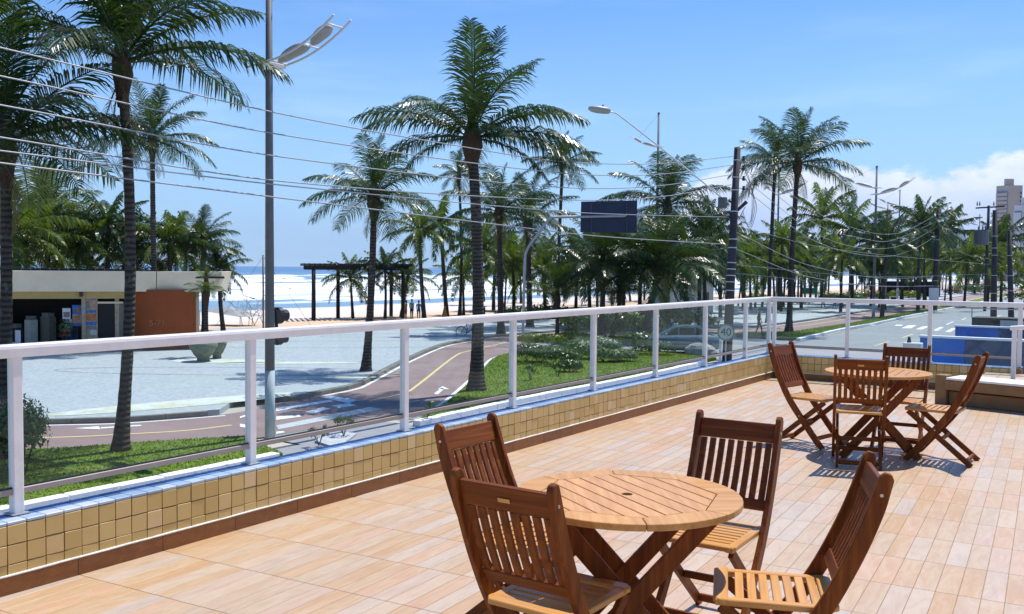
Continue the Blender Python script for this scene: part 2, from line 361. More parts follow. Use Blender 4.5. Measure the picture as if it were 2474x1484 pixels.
cc = t.mix(t.math('MULTIPLY', t.step(t.math('ADD', sx.outputs[0], t.math('MULTIPLY', n, 9.0)), -60.0, -50.0), .85), cc, (.60, .39, .22))     # red earth near the promenade
cc = t.mix(t.math('MULTIPLY', t.step(t.math('ADD', sx.outputs[0], t.math('MULTIPLY', n, 10.0)), -80.0, -92.0), .75), cc, (.30, .27, .25))     # wet sand by the water
cc = t.mix(t.math('MULTIPLY', f, .2), cc, (.45, .38, .32))
M['sand'] = t.done(t.bsdf(cc, .9, 0, .3, t.bump(f, .5, .05)))
t = NT('land_far'); v = t.pos(); M['land'] = t.done(t.bsdf(t.ramp(t.noise(v, .02, 5, .6), [(.3, (.30, .28, .22)), (.7, (.50, .46, .40))]), .9))
t = NT('sea_water'); v = t.pos(); sx = t.n('ShaderNodeSeparateXYZ'); t.l(v, sx.inputs[0])
st = t.mapv(v, (.05, .011, 1)); st2 = t.mapv(v, (.24, .045, 1)); wob = t.noise(t.mapv(v, (.012, .004, 1)), 1, 3, .5)
foam = t.math('ADD', t.math('MULTIPLY', t.noise(st, 1, 5, .6, .6), .75), t.math('MULTIPLY', t.noise(st2, 1, 5, .62), .35))
zone = t.math('MULTIPLY', t.step(t.math('ADD', sx.outputs[0], t.math('MULTIPLY', wob, 60.0)), -365.0, -215.0), t.step(sx.outputs[0], -84.0, -104.0))
fm = t.step(t.math('ADD', foam, t.math('MULTIPLY', t.math('SUBTRACT', zone, 1.0), .9)), .46, .60)
deep = t.mix(t.step(sx.outputs[0], -900.0, -120.0), (.035, .12, .27), (.16, .26, .34))
b1 = t.bsdf(deep, .28, 0, .35, t.bump(t.noise(t.mapv(v, (.5, .16, 1)), 1, 4, .6), .5, .4)); b2 = t.bsdf((.86, .88, .90), .7)
mx = t.n('ShaderNodeMixShader'); t.l(fm, mx.inputs[0]); t.l(b1, mx.inputs[1]); t.l(b2, mx.inputs[2]); M['sea'] = t.done(mx.outputs[0])
t = NT('surf_foam'); M['foam'] = t.done(t.bsdf(t.ramp(t.noise(t.mapv(t.pos(), (.6, .15, 2)), 1, 5, .65), [(.3, (.62, .68, .72)), (.6, (.88, .90, .92))]), .7))
# foliage
def leaf(name, stops, trans=.3, rough=.38, spec=.5, hue=.35):
    t = NT(name); r = t.n('ShaderNodeNewGeometry').outputs['Random Per Island']; o = t.n('ShaderNodeObjectInfo').outputs['Random']
    cc = t.ramp(r, stops)
    cc = t.mix(t.math('MULTIPLY', o, hue), cc, tuple(x * .45 for x in stops[1][1]))
    tl = t.n('ShaderNodeBsdfTranslucent'); t.l(t.mix(.45, cc, (.20, .32, .02)), tl.inputs[0])
    mx = t.n('ShaderNodeMixShader'); mx.inputs[0].default_value = trans
    t.l(t.bsdf(cc, rough, 0, spec), mx.inputs[1]); t.l(tl.outputs[0], mx.inputs[2]); M[name] = t.done(mx.outputs[0])
leaf('palm_leaf', [(0, (.006, .026, .006)), (.5, (.013, .050, .010)), (.85, (.034, .080, .012)), (1, (.085, .125, .018))], .16, .33, .45)
leaf('palm_leaf_bright', [(0, (.024, .060, .006)), (.5, (.060, .115, .010)), (1, (.165, .185, .018))], .34, .38, .4)
leaf('palm_leaf_dry', [(0, (.12, .08, .025)), (.5, (.20, .14, .04)), (1, (.27, .20, .05))], .25, .5)
leaf('shrub_leaf_dark', [(0, (.024, .058, .010)), (.5, (.052, .115, .016)), (1, (.115, .175, .030))], .15, .35)
leaf('shrub_leaf_pale', [(0, (.08, .14, .05)), (.5, (.15, .22, .09)), (1, (.30, .36, .19))], .2, .45)
leaf('shrub_leaf_lime', [(0, (.09, .14, .008)), (.5, (.20, .25, .012)), (1, (.34, .33, .03))], .3, .45)
leaf('shrub_leaf_red', [(0, (.16, .03, .015)), (.5, (.28, .06, .02)), (1, (.40, .16, .03))], .2, .5)
t = NT('palm_trunk_bark'); v = t.tc('Object'); sx = t.n('ShaderNodeSeparateXYZ'); t.l(v, sx.inputs[0])
ring = t.n('ShaderNodeTexWave', wave_type='BANDS', bands_direction='Z'); t.l(v, ring.inputs[0]); ring.inputs['Scale'].default_value = 2.4; ring.inputs['Distortion'].default_value = 2.2; ring.inputs['Detail'].default_value = 3
cc = t.ramp(ring.outputs[1], [(.2, (.038, .032, .028)), (.7, (.085, .072, .060))])
cc = t.mix(t.math('MULTIPLY', t.step(t.noise(v, 2.2, 6, .7), .55, .66), .65), cc, (.19, .185, .165))
M['palm_trunk'] = t.done(t.bsdf(cc, .9, 0, .2, t.bump(ring.outputs[1], .6, .03)))
simple('palm_fibre', (.060, .034, .020), .95, var=.5, scale=20, bump=.8)
simple('coconut', (.10, .10, .03), .6, var=.4)
simple('bark_grey', (.12, .095, .07), .9, var=.3, scale=12)
simple('dry_twig', (.20, .18, .17), .9)
# street things
simple('pole_concrete', (.040, .036, .044), .85, var=.3, scale=4, bump=.3)
simple('lamp_post_grey', (.13, .135, .15), .6, var=.15, scale=3)
simple('lamp_post_base', (.47, .52, .53), .6, var=.12, scale=3, dirt=((.25, .27, .27), .5))
simple('lamp_head', (.34, .34, .33), .45, var=.1)
simple('lamp_tube', (.66, .66, .67), .4, var=.06)
simple('wire_black', (.16, .16, .17), .5, var=.1)
simple('insulator', (.03, .025, .03), .3)
simple('signal_black', (.012, .012, .012), .4)
simple('sign_back', (.012, .020, .055), .55, var=.25, scale=2)
simple('sign_face', (.50, .52, .45), .6, var=.15)
simple('sign_red', (.22, .05, .04), .6); simple('print_black', (.01, .012, .012), .6)
simple('kiosk_cream', (.76, .64, .46), .8, var=.07, scale=1.2, dirt=((.50, .41, .30), .4))
simple('kiosk_yellow', (.50, .38, .16), .75, var=.1, scale=2)
simple('kiosk_brick', (.27, .055, .002), .7, var=.16, scale=1.4, bump=.15)
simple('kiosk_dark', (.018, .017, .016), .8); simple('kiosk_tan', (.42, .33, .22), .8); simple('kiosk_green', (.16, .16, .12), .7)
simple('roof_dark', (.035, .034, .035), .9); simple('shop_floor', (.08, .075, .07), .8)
simple('white_plastic', (.76, .77, .78), .45, var=.05)
simple('poster_blue', (.03, .16, .48), .5, scale=9, var=.5); simple('poster_orange', (.48, .16, .04), .5, scale=12, var=.5); simple('poster_pink', (.50, .28, .20), .5, scale=9, var=.3)
simple('poster_grey', (.20, .20, .19), .5, scale=12, var=.5); simple('poster_paper', (.55, .56, .50), .6); simple('poster_yellow', (.55, .42, .03), .5)
simple('print_pale', (.27, .125, .05), .7)
simple('concrete_pot', (.16, .18, .13), .9, var=.3, scale=5, bump=.4)
simple('dark_timber', (.014, .013, .015), .8, var=.3, scale=8)
simple('canvas_grey', (.30, .31, .31), .8); simple('cone_orange', (.62, .17, .04), .5)
simple('blue_wall', (.006, .11, .46), .5, var=.35, scale=.9, dirt=((.03, .26, .46), .6), world=True)
simple('dark_glass', (.015, .055, .13), .12, spec=.8)
simple('stone_brown', (.235, .135, .058), .75, var=.16, scale=7, bump=.25); simple('slab_white', (.78, .77, .74), .5, var=.05)
simple('car_paint', (.13, .20, .215), .28, .35, var=.03, coat=.6); simple('car_glass', (.012, .016, .018), .12, spec=.3); simple('car_screen', (.05, .17, .26), .1, spec=.8)
simple('rubber', (.012, .012, .012), .8); simple('rim_metal', (.5, .5, .5), .3, .8); simple('lens_white', (.7, .72, .72), .2); simple('lens_red', (.35, .02, .02), .3)
simple('roof_tile_grey', (.10, .085, .075), .85, var=.3, scale=3, bump=.4); simple('hut_white', (.66, .64, .60), .8, var=.06)
simple('tower_beige', (.42, .35, .31), .8, var=.06, scale=.1); simple('tower_pale', (.55, .55, .57), .8, var=.05, scale=.1); simple('tower_glass', (.16, .25, .40), .25); simple('window_dark', (.06, .07, .09), .2)
simple('skin', (.34, .17, .10), .55, var=.08); simple('hair_dark', (.015, .011, .009), .6); simple('cloth_dark', (.018, .019, .022), .85); simple('cloth_green', (.36, .47, .33), .85)
simple('cloth_blue', (.03, .12, .42), .85); simple('cloth_navy', (.03, .03, .14), .85); simple('cloth_orange', (.48, .23, .04), .85); simple('cloth_teal', (.05, .22, .32), .85); simple('cloth_white', (.66, .66, .68), .85); simple('cloth_red', (.35, .04, .03), .85)
simple('play_green', (.01, .16, .11), .5); simple('rock', (.30, .29, .27), .9, var=.25, scale=4, bump=.6); simple('bin_dark', (.03, .033, .035), .6); simple('brass', (.50, .31, .10), .4, .6); simple('bolt', (.55, .52, .48), .35, .8)
simple('transformer_grey', (.10, .115, .13), .6); simple('hill_forest', (.045, .075, .04), .95, world=True, scale=.004, var=.5); simple('terrace_slab', (.45, .42, .38), .85, world=True)
# ---------------------------------------------------------------- terrace: slab, floor planks, parapets, railings
WX, WY = -4.33, 13.30                                # inner faces of the long and the short parapet
GA = R_(3.9); gc, gs_ = math.cos(GA), math.sin(GA)   # the floor pattern lies 3.9 degrees off the walls
struct('terrace_slab', MB().prism([(-4.47, -3.0), (3.2, -3.0), (3.2, 13.44), (-4.47, 13.44)], G - .3, -.10), M['terrace_slab'])
tf = struct('terrace_floor', MB().prism([(WX - .06, -2.9), (3.1, -2.9), (3.1, WY + .06), (WX - .06, WY + .06)], -.099, -.0025), M['grout'])
PWD, PLN = .0985, .485
pm = MB().box((0, 0, -.006), (PWD - .0028, PLN - .0034, .012)).mesh('plank', M['plank'], bevel=.0012)
cand = []
for i in range(-46, 34):
    for j in range(-10, 21):
        gx = -.145 + PWD * (i + .5); gy = 4.885 + PLN * (j + .5)
        x = gx * gc - gy * gs_; y = gx * gs_ + gy * gc
        if x < WX - .045 or x > 2.9 or y < -1.0 or y > WY + .2: continue
        sy = 1.0; yy = y
        if y + PLN / 2 > WY + .05:
            e = WY + .05 - (y - PLN / 2); sy = max(.08, e / PLN); yy = y - PLN / 2 + e / 2; x += 0
            if e < .05: continue
        d = Vector((x, yy, 0)) - CAM; dep = d.dot(CF); vis = 0
        if dep > .5:
            px = FV * d.dot(CR) / dep; py = -FV * d.dot(CU) / dep
            if abs(px) < VW / 2 + 60 and abs(py) < VH / 2 + 60: vis = -d.normalized().z / d.length_squared
        cand.append((vis, x, yy, sy))
cand.sort(key=lambda c: -c[0])
rest = MB()
for n, (vis, x, y, sy) in enumerate(cand):
    if n < 300:
        o = link('plank', pm, tf, (x, y, 0)); o.rotation_euler = (0, 0, GA); o.scale = (1, sy, 1)
    else:
        rest.box((x, y, -.006), (PWD - .0028, (PLN - .0034) * sy, .012), Matrix.Rotation(GA, 3, 'Z'))
tag(rest.build('plank', M['plank'], tf), kind='stuff')

TS = .0925
def parapet(name, label, L, run, face, first, n_obj, outer):
    # built along local +x from 0..L, inner face at local y = 0 looking to -y, then turned
    t = thing(name, label, 'wall', run[0], run[1])
    MB().box((L / 2, .084, .158), (L, .150, .316)).build('wall_core', M['wall_render'], t)
    tm = MB().box((0, 0, 0), (TS - .0048, .012, TS - .0048)).mesh('wall_tile', M['wall_tile'], bevel=.0015)
    hm = MB().box((0, 0, 0), (TS - .0035, .012, .047)).mesh('wall_tile', M['wall_tile'], bevel=.0015)
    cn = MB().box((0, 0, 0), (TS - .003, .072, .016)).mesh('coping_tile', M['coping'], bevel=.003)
    cf_ = MB().box((0, 0, 0), (TS - .003, .088, .016)).mesh('coping_tile', M['coping_shaded'], bevel=.003)
    k = 0; x = first; rest = MB(); cnt = 0
    while x + TS < L + .01:
        for row, (z, me, h) in enumerate(((.320 - TS / 2, tm, TS - .0035), (.320 - TS * 1.5, tm, TS - .0035), (.320 - TS * 2 - .0245, hm, .047))):
            c = (x + TS / 2, .003 + random.uniform(-.0008, .0008), z)
            if cnt < n_obj:
                o_ = link('wall_tile', me, t, (c[0] + random.uniform(-.0008, .0008), c[1] + random.uniform(-.0015, .001), c[2] + random.uniform(-.0008, .0008))); o_.rotation_euler = (random.uniform(-.012, .012), random.uniform(-.011, .011), random.uniform(-.012, .012)); cnt += 1
            else: rest.box(c, (TS - .0035, .012, h))
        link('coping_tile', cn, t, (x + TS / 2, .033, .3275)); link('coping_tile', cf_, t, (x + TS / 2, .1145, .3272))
        x += TS
    if rest.v: tag(rest.build('wall_tile', M['wall_tile'], t), kind='stuff')
    sk = MB().box((0, 0, 0), (.4825, .014, .084)).mesh('skirting_tile', M['skirting'], bevel=.001)
    x = outer
    while x < L:
        a = max(x, 0); b = min(x + .485, L)
        o = link('skirting_tile', sk, t, ((a + b) / 2, -.009, .042)); o.scale = ((b - a) / .485, 1, 1); x += .485
    b = MB(); p = []
    nseg = int(L / .12); random.seed(3)
    for i in range(nseg + 1): p.append((i * L / nseg, -.010, .087 + random.uniform(-.001, .001)))
    b.tube(p, [random.uniform(.0055, .0075) for _ in p], 6); b.build('mortar_bead', M['mortar_white'], t, smooth=True)
    return t
random.seed(1)
YL0 = 1.75
# long wall: local +x = world +y, local -y = world +x
parapet('parapet_wall', 'long low terrace wall clad in yellow tiles with blue coping and brown skirting', WY - YL0 + .15, ((WX, YL0, 0), R_(90)), 0, (2.31 - YL0) % TS, 300, (2.65 - YL0) - .485 * 2, )
# short wall: local +x = world +x, local -y = world -y
parapet('parapet_wall', 'short low tiled wall behind the far table at the end of the terrace', 3.12, ((WX + .016, WY, 0), 0), 0, .01, 200, -.2)

def bx_rail(a, b, w_, h_): return MB().bar(a, b, w_, h_)
def railing(name, label, pts, ends, ztop=1.15):
    A, B = Vector(pts[0]), Vector(pts[-1]); t = thing(name, label, 'railing', (A.x, A.y, .336))
    d = (B - A).normalized(); up = Vector((0, 0, 1))
    ext0, ext1 = ends
    m = MB(); sd = d.cross(up)
    prof = [(-.032, -.062), (.032, -.062), (.034, -.02), (.031, -.004), (.022, 0), (-.022, 0), (-.031, -.004), (-.034, -.02)]
    P0, P1 = A - d * ext0, B + d * ext1
    vs = [P + sd * q[0] + up * (ztop + q[1]) for P in (P0, P1) for q in prof]
    m.add(vs, [(i, (i + 1) % 8, 8 + (i + 1) % 8, 8 + i) for i in range(8)] + [tuple(range(8))[::-1], tuple(range(8, 16))])
    m.build('top_rail', M['rail_white'], t, world=True, bevel=.002, recalc=True)
    for i, p in enumerate(pts):
        p = Vector(p)
        MB().box((p.x, p.y, (.337 + ztop - .060) / 2), (.050, .050, ztop - .060 - .337)).build('post', M['rail_white'], t, world=True, bevel=.004)
        MB().box((p.x, p.y, .3405), (.085, .085, .005)).build('base_plate', M['grey_steel'], t, world=True)
        if i + 1 < len(pts):
            q = Vector(pts[i + 1]); a = p + d * .0255; b = q - d * .0255
            MB().bar(a + up * .447, b + up * .447, .030, .030).build('bottom_rail', M['rail_beige'], t, world=True, bevel=.003)
            MB().bar(a + up * .4655, b + up * .4655, .016, .006).build('gasket', M['signal_black'], t, world=True)
            MB().bar(p + d * .029 + up * ((.464 + ztop - .064) / 2), q - d * .029 + up * ((.464 + ztop - .064) / 2), .008, ztop - .064 - .464).build('glass_pane', M['glass'], t, world=True)
    return t
LP = [(-4.445, 2.42 + 1.43 * k, 0) for k in range(-1, 8)] + [(-4.445, 13.405, 0)]
railing('glass_railing', 'white metal railing with glass panes running along the long terrace wall', LP, (1.2, .03))
SP = [(-4.365, 13.405, 0), (-3.34, 13.405, 0), (-2.285, 13.405, 0), (-1.235, 13.405, 0)]
railing('glass_railing', 'white metal railing with glass panes on the short wall behind the far table', SP, (.04, 1.4))
# ledge, handrail and tiled pillar at the right end
lt = thing('low_ledge', 'low tiled ledge in front of the short wall at the right edge', 'ledge', (-.6, 12.9, 0))
MB().box((-.45, 12.875, .125), (2.3, .84, .25)).build('ledge_core', M['wall_render'], lt, world=True)
for i in range(12):
    for j in range(4): MB().box((-1.5 + i * .19, 12.56 + j * .21, .256), (.186, .206, .012)).build('ledge_tile', M['plank'], lt, world=True, bevel=.001)
for i in range(12): MB().box((-1.5 + i * .19, 12.449, .13), (.186, .012, .24)).build('ledge_tile', M['wall_tile'], lt, world=True, bevel=.001)
pt = thing('tiled_pillar', 'tall tiled pillar of yellow tiles at the right edge behind the handrail', 'pillar', (-.72, 13.5, 0))
MB().box((-.72, 13.62, .45), (.62, .3, .9)).build('pillar_core', M['wall_render'], pt, world=True)
for i in range(7):
    for j in range(8):
        MB().box((-.985 + i * .0925, 13.465, .33 + j * .0925), (.089, .012, .089)).build('wall_tile', M['wall_tile'], pt, world=True)
ht = thing('handrail', 'separate white handrail on one post at the right edge of the terrace', 'handrail', (-1.22, 12.62, .262))
hz = V(2443, 790)
MB().box((-1.22, 12.62, .56), (.05, .05, .60)).build('post', M['rail_white'], ht, world=True, bevel=.004)
MB().tube(spline([(-1.27, 12.62, .862), (-1.22, 12.62, .872), (-.9, 12.62, .895), (.2, 12.62, .96)], 5), .027, 10).build('top_rail', M['rail_white'], ht, world=True, smooth=True)
MB().tube([(-1.10, 12.66, .64), (.2, 12.66, .70)], .016, 8).build('lower_rail', M['rail_white'], ht, world=True, smooth=True)
MB().box((-1.0, 12.66, .45), (.03, .03, .38)).build('post', M['rail_white'], ht, world=True, bevel=.003)
# low masonry bench
bt = thing('low_bench', 'low brown bench with white top slab beside the far table', 'bench', (-1.94, 11.79, 0), R_(-14))
MB().box((.06, .09, .17), (.13, .16, .34)).build('end_post', M['stone_brown'], bt, bevel=.006)
MB().box((.62, .14, .235), (1.0, .34, .11)).build('upper_beam', M['stone_brown'], bt, bevel=.006)
MB().box((.66, .22, .078), (1.06, .30, .155)).build('lower_beam', M['stone_brown'], bt, bevel=.006)
MB().prism([(.13, -.02), (1.02, -.03), (1.12, .12), (1.12, .42), (.20, .42), (.13, .36)], .292, .318).build('top_slab', M['slab_white'], bt, bevel=.004)
MB().prism([(1.10, -.05), (1.75, -.05), (1.75, .42), (1.22, .42), (1.125, .2)], .0, .335).build('end_block', M['stone_brown'], bt, bevel=.01)

# ---------------------------------------------------------------- furniture
CL = [(0, .24), (.21, .07), (.40, -.075), (.58, -.17), (.74, -.235), (.87, -.275)]
def cy(z):
    for (z0, y0), (z1, y1) in zip(CL, CL[1:]):
        if z <= z1: return y0 + (y1 - y0) * (z - z0) / (z1 - z0)
    return CL[-1][1]
_cs = spline([Vector((0, y, z)) for z, y in CL], 5)
def cys(z):
    for a, b in zip(_cs, _cs[1:]):
        if a.z <= z <= b.z: return a.y + (b.y - a.y) * (z - a.z) / max(1e-6, b.z - a.z)
    return _cs[-1].y if z > .5 else _cs[0].y
def make_chair(loc, fwd, label, group):
    rz = math.atan2(-fwd[0], fwd[1])
    t = thing('folding_chair', label, 'chair', loc, rz, group)
    n = len(_cs)
    for s in (-1, 1):
        m = MB(); L1 = []; R1 = []
        for i, p in enumerate(_cs):
            tg = (_cs[min(i + 1, n - 1)] - _cs[max(i - 1, 0)]).normalized(); nr = Vector((0, -tg.z, tg.y)); wd = .027 if p.z < .78 else .027 - (p.z - .78) * .05
            L1.append(p + nr * wd); R1.append(p - nr * wd)
        tip = _cs[-1] + (_cs[-1] - _cs[-2]).normalized() * .016; a = (L1[-1] + tip * 2) / 3; b = (R1[-1] + tip * 2) / 3
        outl = [(q.y, max(0, q.z)) for q in L1 + [tip + (L1[-1] - R1[-1]) * .22, tip - (L1[-1] - R1[-1]) * .22] + R1[::-1]]
        m.extr(outl, 'x', s * .185 - .0115, s * .185 + .0115); bpz = m.build('back_post', M['teak_z'], t, bevel=.003, recalc=True)
        MB().bar((s * .158, .235, .404), (s * .158, -.245, .003), .022, .042, Vector((1, 0, 0)).cross(Vector((0, .48, .415)).normalized())).build('leg', M['teak_y'], t, bevel=.003)
        MB().bar((s * .155, .255, .418), (s * .155, -.115, .418), .034, .022).build('seat_rail', M['pale_teak_y'], t, bevel=.003)
        MB().tube([(s * .198, cys(.815), .815), (s * .174, cys(.815), .815)], .006, 8).build('bolt', M['bolt'], bpz)
        MB().tube([(s * .198, cys(.27), .27), (s * .146, cys(.27), .27)], .006, 8).build('bolt', M['bolt'], bpz)
    lean = lambda z: (Vector((0, cys(z + .02), z + .02)) - Vector((0, cys(z - .02), z - .02))).normalized()
    def cross(z, h, th, name, mat='teak_x', hw=.172):
        u = lean(z); MB().box((0, cys(z), z), (hw * 2, th, h), Matrix((Vector((1, 0, 0)), u.cross(Vector((1, 0, 0))), u)).transposed()).build(name, M[mat], t, bevel=.003)
        return list(col.objects)[-1]
    tpr = cross(.812, .085, .020, 'top_rail'); cross(.517, .046, .020, 'lower_back_rail')
    for k in range(8):
        x = (k - 3.5) * .0425; pts = [Vector((x, cys(z), z)) for z in (.538, .615, .69, .768)]
        m = MB()
        for a, b in zip(pts, pts[1:]): m.bar(a, b + (b - a) * .01, .026, .012, (b - a).cross(Vector((1, 0, 0))))
        m.build('back_slat', M['teak_z'], t)
    for k in range(7): MB().box((0, -.075 + k * .0415, .421), (.278, .029, .014)).build('seat_slat', M['pale_teak_x'], t, bevel=.002)
    MB().extr([(-.178, .212), (.178, .212), (.178, .24), (.155, .262), (-.155, .262), (-.178, .24)], 'z', .412, .432).build('seat_front_board', M['pale_teak_x'], t, bevel=.003)
    MB().extr([(-.15, -.145), (.15, -.145), (.172, -.118), (.172, -.095), (-.172, -.095), (-.172, -.118)], 'z', .412, .431).build('seat_back_board', M['pale_teak_x'], t, bevel=.003)
    MB().bar((-.146, -.205, .040), (.146, -.205, .040), .02, .034).build('stretcher', M['teak_x'], t, bevel=.003)
    MB().bar((-.172, .170, .086), (.172, .170, .086), .02, .034).build('stretcher', M['teak_x'], t, bevel=.003)
    MB().bar((-.146, -.02, .198), (.146, -.02, .198), .02, .03).build('stretcher', M['teak_x'], t, bevel=.003)
    u = lean(.81); MB().box((0, cys(.81) - .0118, .806), (.046, .002, .014), Matrix((Vector((1, 0, 0)), u.cross(Vector((1, 0, 0))), u)).transposed()).build('maker_plate', M['brass'], tpr)
    return t
FG = 'slatted teak folding chairs'
chairs = [((-2.39, 3.25), (1, -.02), 'slatted teak folding chair nearest the glass railing at the near table'),
          ((-1.63, 2.41), (.03, 1), 'teak folding chair seen from behind at the bottom of the picture before the near table'),
          ((-1.485, 4.09), (.01, -1), 'teak folding chair on the far side of the near table facing the camera'),
          ((-.72, 3.33), (-.935, -.357), 'teak folding chair turned sideways to the right of the near table'),
          ((-2.68, 8.42), (.98, -.2), 'teak folding chair nearest the wall corner at the far table facing right'),
          ((-1.76, 7.49), (-.26, .965), 'teak folding chair with its back to the camera before the far table'),
          ((-1.71, 8.95), (.03, -1), 'teak folding chair behind the far table in front of the short railing'),
          ((-1.02, 8.27), (-1, .03), 'teak folding chair seen in profile to the right of the far table')]
for (mx_, my_), fw, lb in chairs:
    f = Vector((fw[0], fw[1], 0)).normalized()
    make_chair((mx_ + f.x * .275, my_ + f.y * .275, 0), f, lb, FG)
def make_table(loc, rz, xrz, label):
    t = thing('folding_table', label, 'table', loc, rz, 'round teak folding tables')
    RAD, IN, ZT = .418, .335, .70                     # IN: apothem-like reach of the octagon inside the rim
    th = .024
    def inside(px, py): return all(px * math.cos(R_(22.5 + 45 * k)) + py * math.sin(R_(22.5 + 45 * k)) <= IN * math.cos(R_(22.5)) for k in range(8))
    for k in range(8):                               # eight rim pieces, straight inside and round outside
        a0, a1 = R_(45 * k) + .0035, R_(45 * (k + 1)) - .0035
        inner = [(IN * math.cos(a0), IN * math.sin(a0)), (IN * math.cos(a1), IN * math.sin(a1))]
        outer = [(RAD * math.cos(a1 + (a0 - a1) * i / 6), RAD * math.sin(a1 + (a0 - a1) * i / 6)) for i in range(7)]
        MB().prism(inner + outer, ZT - th, ZT + random.uniform(-.0003, .0005)).build('rim_segment', M['pale_teak_x' if k % 4 in (0, 3) else 'pale_teak_y'], t, bevel=.002)
    nw = 9; wd = 2 * IN * math.cos(R_(22.5)) / nw; ap = IN * math.cos(R_(22.5)) - .003
    Rr = lambda p: (p[0] * math.cos(R_(22.5)) - p[1] * math.sin(R_(22.5)), p[0] * math.sin(R_(22.5)) + p[1] * math.cos(R_(22.5)))
    h = ap * math.tan(R_(22.5))
    def reach(v): return ap if abs(v) <= h else ap - (abs(v) - h)
    for k in range(nw):
        v0, v1 = -ap + k * (2 * ap / nw) + .0030, -ap + (k + 1) * (2 * ap / nw) - .0030
        vs_ = [v0] + [v for v in (-h, h) if v0 < v < v1] + [v1]
        poly = [(reach(v), v) for v in vs_] + [(-reach(v), v) for v in vs_[::-1]]
        if k == nw // 2:                              # the middle board carries the parasol hole
            m = MB(); q = [(.021 * math.cos(i * math.pi / 8), .021 * math.sin(i * math.pi / 8)) for i in range(9)]
            up_ = [Rr(p) for p in [(reach(0), 0)] + [(reach(v1), v1), (-reach(v1), v1), (-reach(0), 0)] + [(-x, y) for x, y in [(q[i][0], q[i][1]) for i in range(9)]]]
            dn_ = [Rr(p) for p in [(-reach(0), 0), (-reach(v0), v0), (reach(v0), v0), (reach(0), 0)] + [(q[i][0], -q[i][1]) for i in range(9)]]
            m.prism(up_, ZT - .018, ZT - .0006); m.prism(dn_, ZT - .018, ZT - .0006); m.build('top_board', M['pale_teak_d'], t)
        else:
            MB().prism([Rr(p) for p in poly], ZT - .018, ZT - .0006 + random.uniform(-.0004, .0002)).build('top_board', M['pale_teak_d'], t, bevel=.0012)
    MB().tube([(0, 0, ZT - .06), (0, 0, ZT - .03)], .03, 12).build('hole_socket', M['print_black'], t)
    rx = Matrix.Rotation(xrz - rz, 3, 'Z'); q = lambda x, y, z: rx @ Vector((x, y, z))
    for yy, s in ((-.155, 1), (.155, 1)):
        for s in (-1, 1):
            off = .014 * s
            MB().bar(q(-s * .285, yy + off, ZT - .035), q(s * .305, yy + off, .004), .024, .062, rx @ Vector((s * .63, 0, .59)).normalized().cross(Vector((0, 1, 0))) if 0 else (q(s * .59, 0, -.66)).normalized().cross(q(0, 1, 0))).build('leg', M['teak_z'], t, bevel=.003)
    for s in (-1, 1):
        MB().bar(q(s * .285, -.19, ZT - .043), q(s * .285, .19, ZT - .043), .03, .034).build('top_bearer', M['teak_y'], t, bevel=.003)
        MB().bar(q(s * .245, -.14, .10), q(s * .245, .14, .10), .022, .04).build('stretcher', M['teak_y'], t, bevel=.003)
    MB().bar(q(-.33, 0, ZT - .047), q(.33, 0, ZT - .047), .05, .02).build('top_bearer', M['teak_x'], t, bevel=.003)
    return t
wood('pale_teak_d', (.50, .215, .05), (.66, .32, .092), (.78, .43, .155), 'x', .34, .22)
nx = M['pale_teak_d'].node_tree
for n_ in nx.nodes:
    if n_.type == 'MAPPING': n_.inputs['Rotation'].default_value = (0, 0, R_(-22.5))
SD = V(1338, 1166, .7); SE = V(1523, 1252, .7); slat_dir = math.atan2((SE - SD).y, (SE - SD).x)
make_table((-1.555, 3.12, 0), slat_dir - R_(22.5), R_(30), 'round teak table with slatted top in the foreground')
make_table((-1.79, 8.19, 0), R_(70), R_(24), 'round teak table at the far end of the terrace')
# ---------------------------------------------------------------- ground, road, paths, beach, sea
def poly(name, pts, z, m, thick=0, kind='structure'):
    mb = MB()
    if thick: mb.prism([(p[0], p[1]) for p in pts], z - thick, z)
    else: mb.add([(p[0], p[1], z) for p in pts], [tuple(range(len(pts)))])
    o = mb.build(name, m, recalc=not thick)
    if not thick:                                     # sheets look up
        if o.data.polygons[0].normal.z < 0: o.data.flip_normals()
    return tag(o, kind=kind)
def P2(x, y): p = V(x, y); return (p.x, p.y)
def ribbon(mb, pts, wd, z, mi=0):
    n = len(pts); pts = [Vector((p[0], p[1], 0)) for p in pts]; vs = []
    for i, p in enumerate(pts):
        t = (pts[min(i + 1, n - 1)] - pts[max(i - 1, 0)]).normalized(); s = Vector((-t.y, t.x, 0)) * wd / 2
        vs += [(p.x + s.x, p.y + s.y, z), (p.x - s.x, p.y - s.y, z)]
    mb.add(vs, [(2 * i, 2 * i + 1, 2 * i + 3, 2 * i + 2) for i in range(n - 1)], mi)
def sm(pts, n=6): return [(p.x, p.y) for p in spline([Vector((a, b, 0)) for a, b in pts], n)]
# broad land, then the sloping beach, then the sea
mb = MB(); BX = [(-50.5, G - .03), (-56, G - .12), (-66, G - .35), (-80, G - .70), (-92, G - 1.0), (-125, G - 2.2)]
poly('ground', [(-50.5, -3000), (9000, -3000), (9000, 16000), (-50.5, 16000)], G - .03, M['land'])
ys = [-900, -200, 0] + [10 * k for k in range(1, 41)] + [600, 1000, 2000, 5200]
random.seed(11)
vs = []; fs = []
for y in ys:
    for k, (x, z) in enumerate(BX): vs.append((x + (0 if k == 0 else random.uniform(-.8, .8)), y, z + (0 if k in (0, 5) else random.uniform(-.05, .05))))
nb = len(BX)
for i in range(len(ys) - 1):
    for k in range(nb - 1): fs.append((i * nb + k + 1, i * nb + k, (i + 1) * nb + k, (i + 1) * nb + k + 1))
b_ = MB().add(vs, fs).build('beach', M['sand'], smooth=True, recalc=True); tag(b_, kind='structure')
if b_.data.polygons[0].normal.z < 0: b_.data.flip_normals()
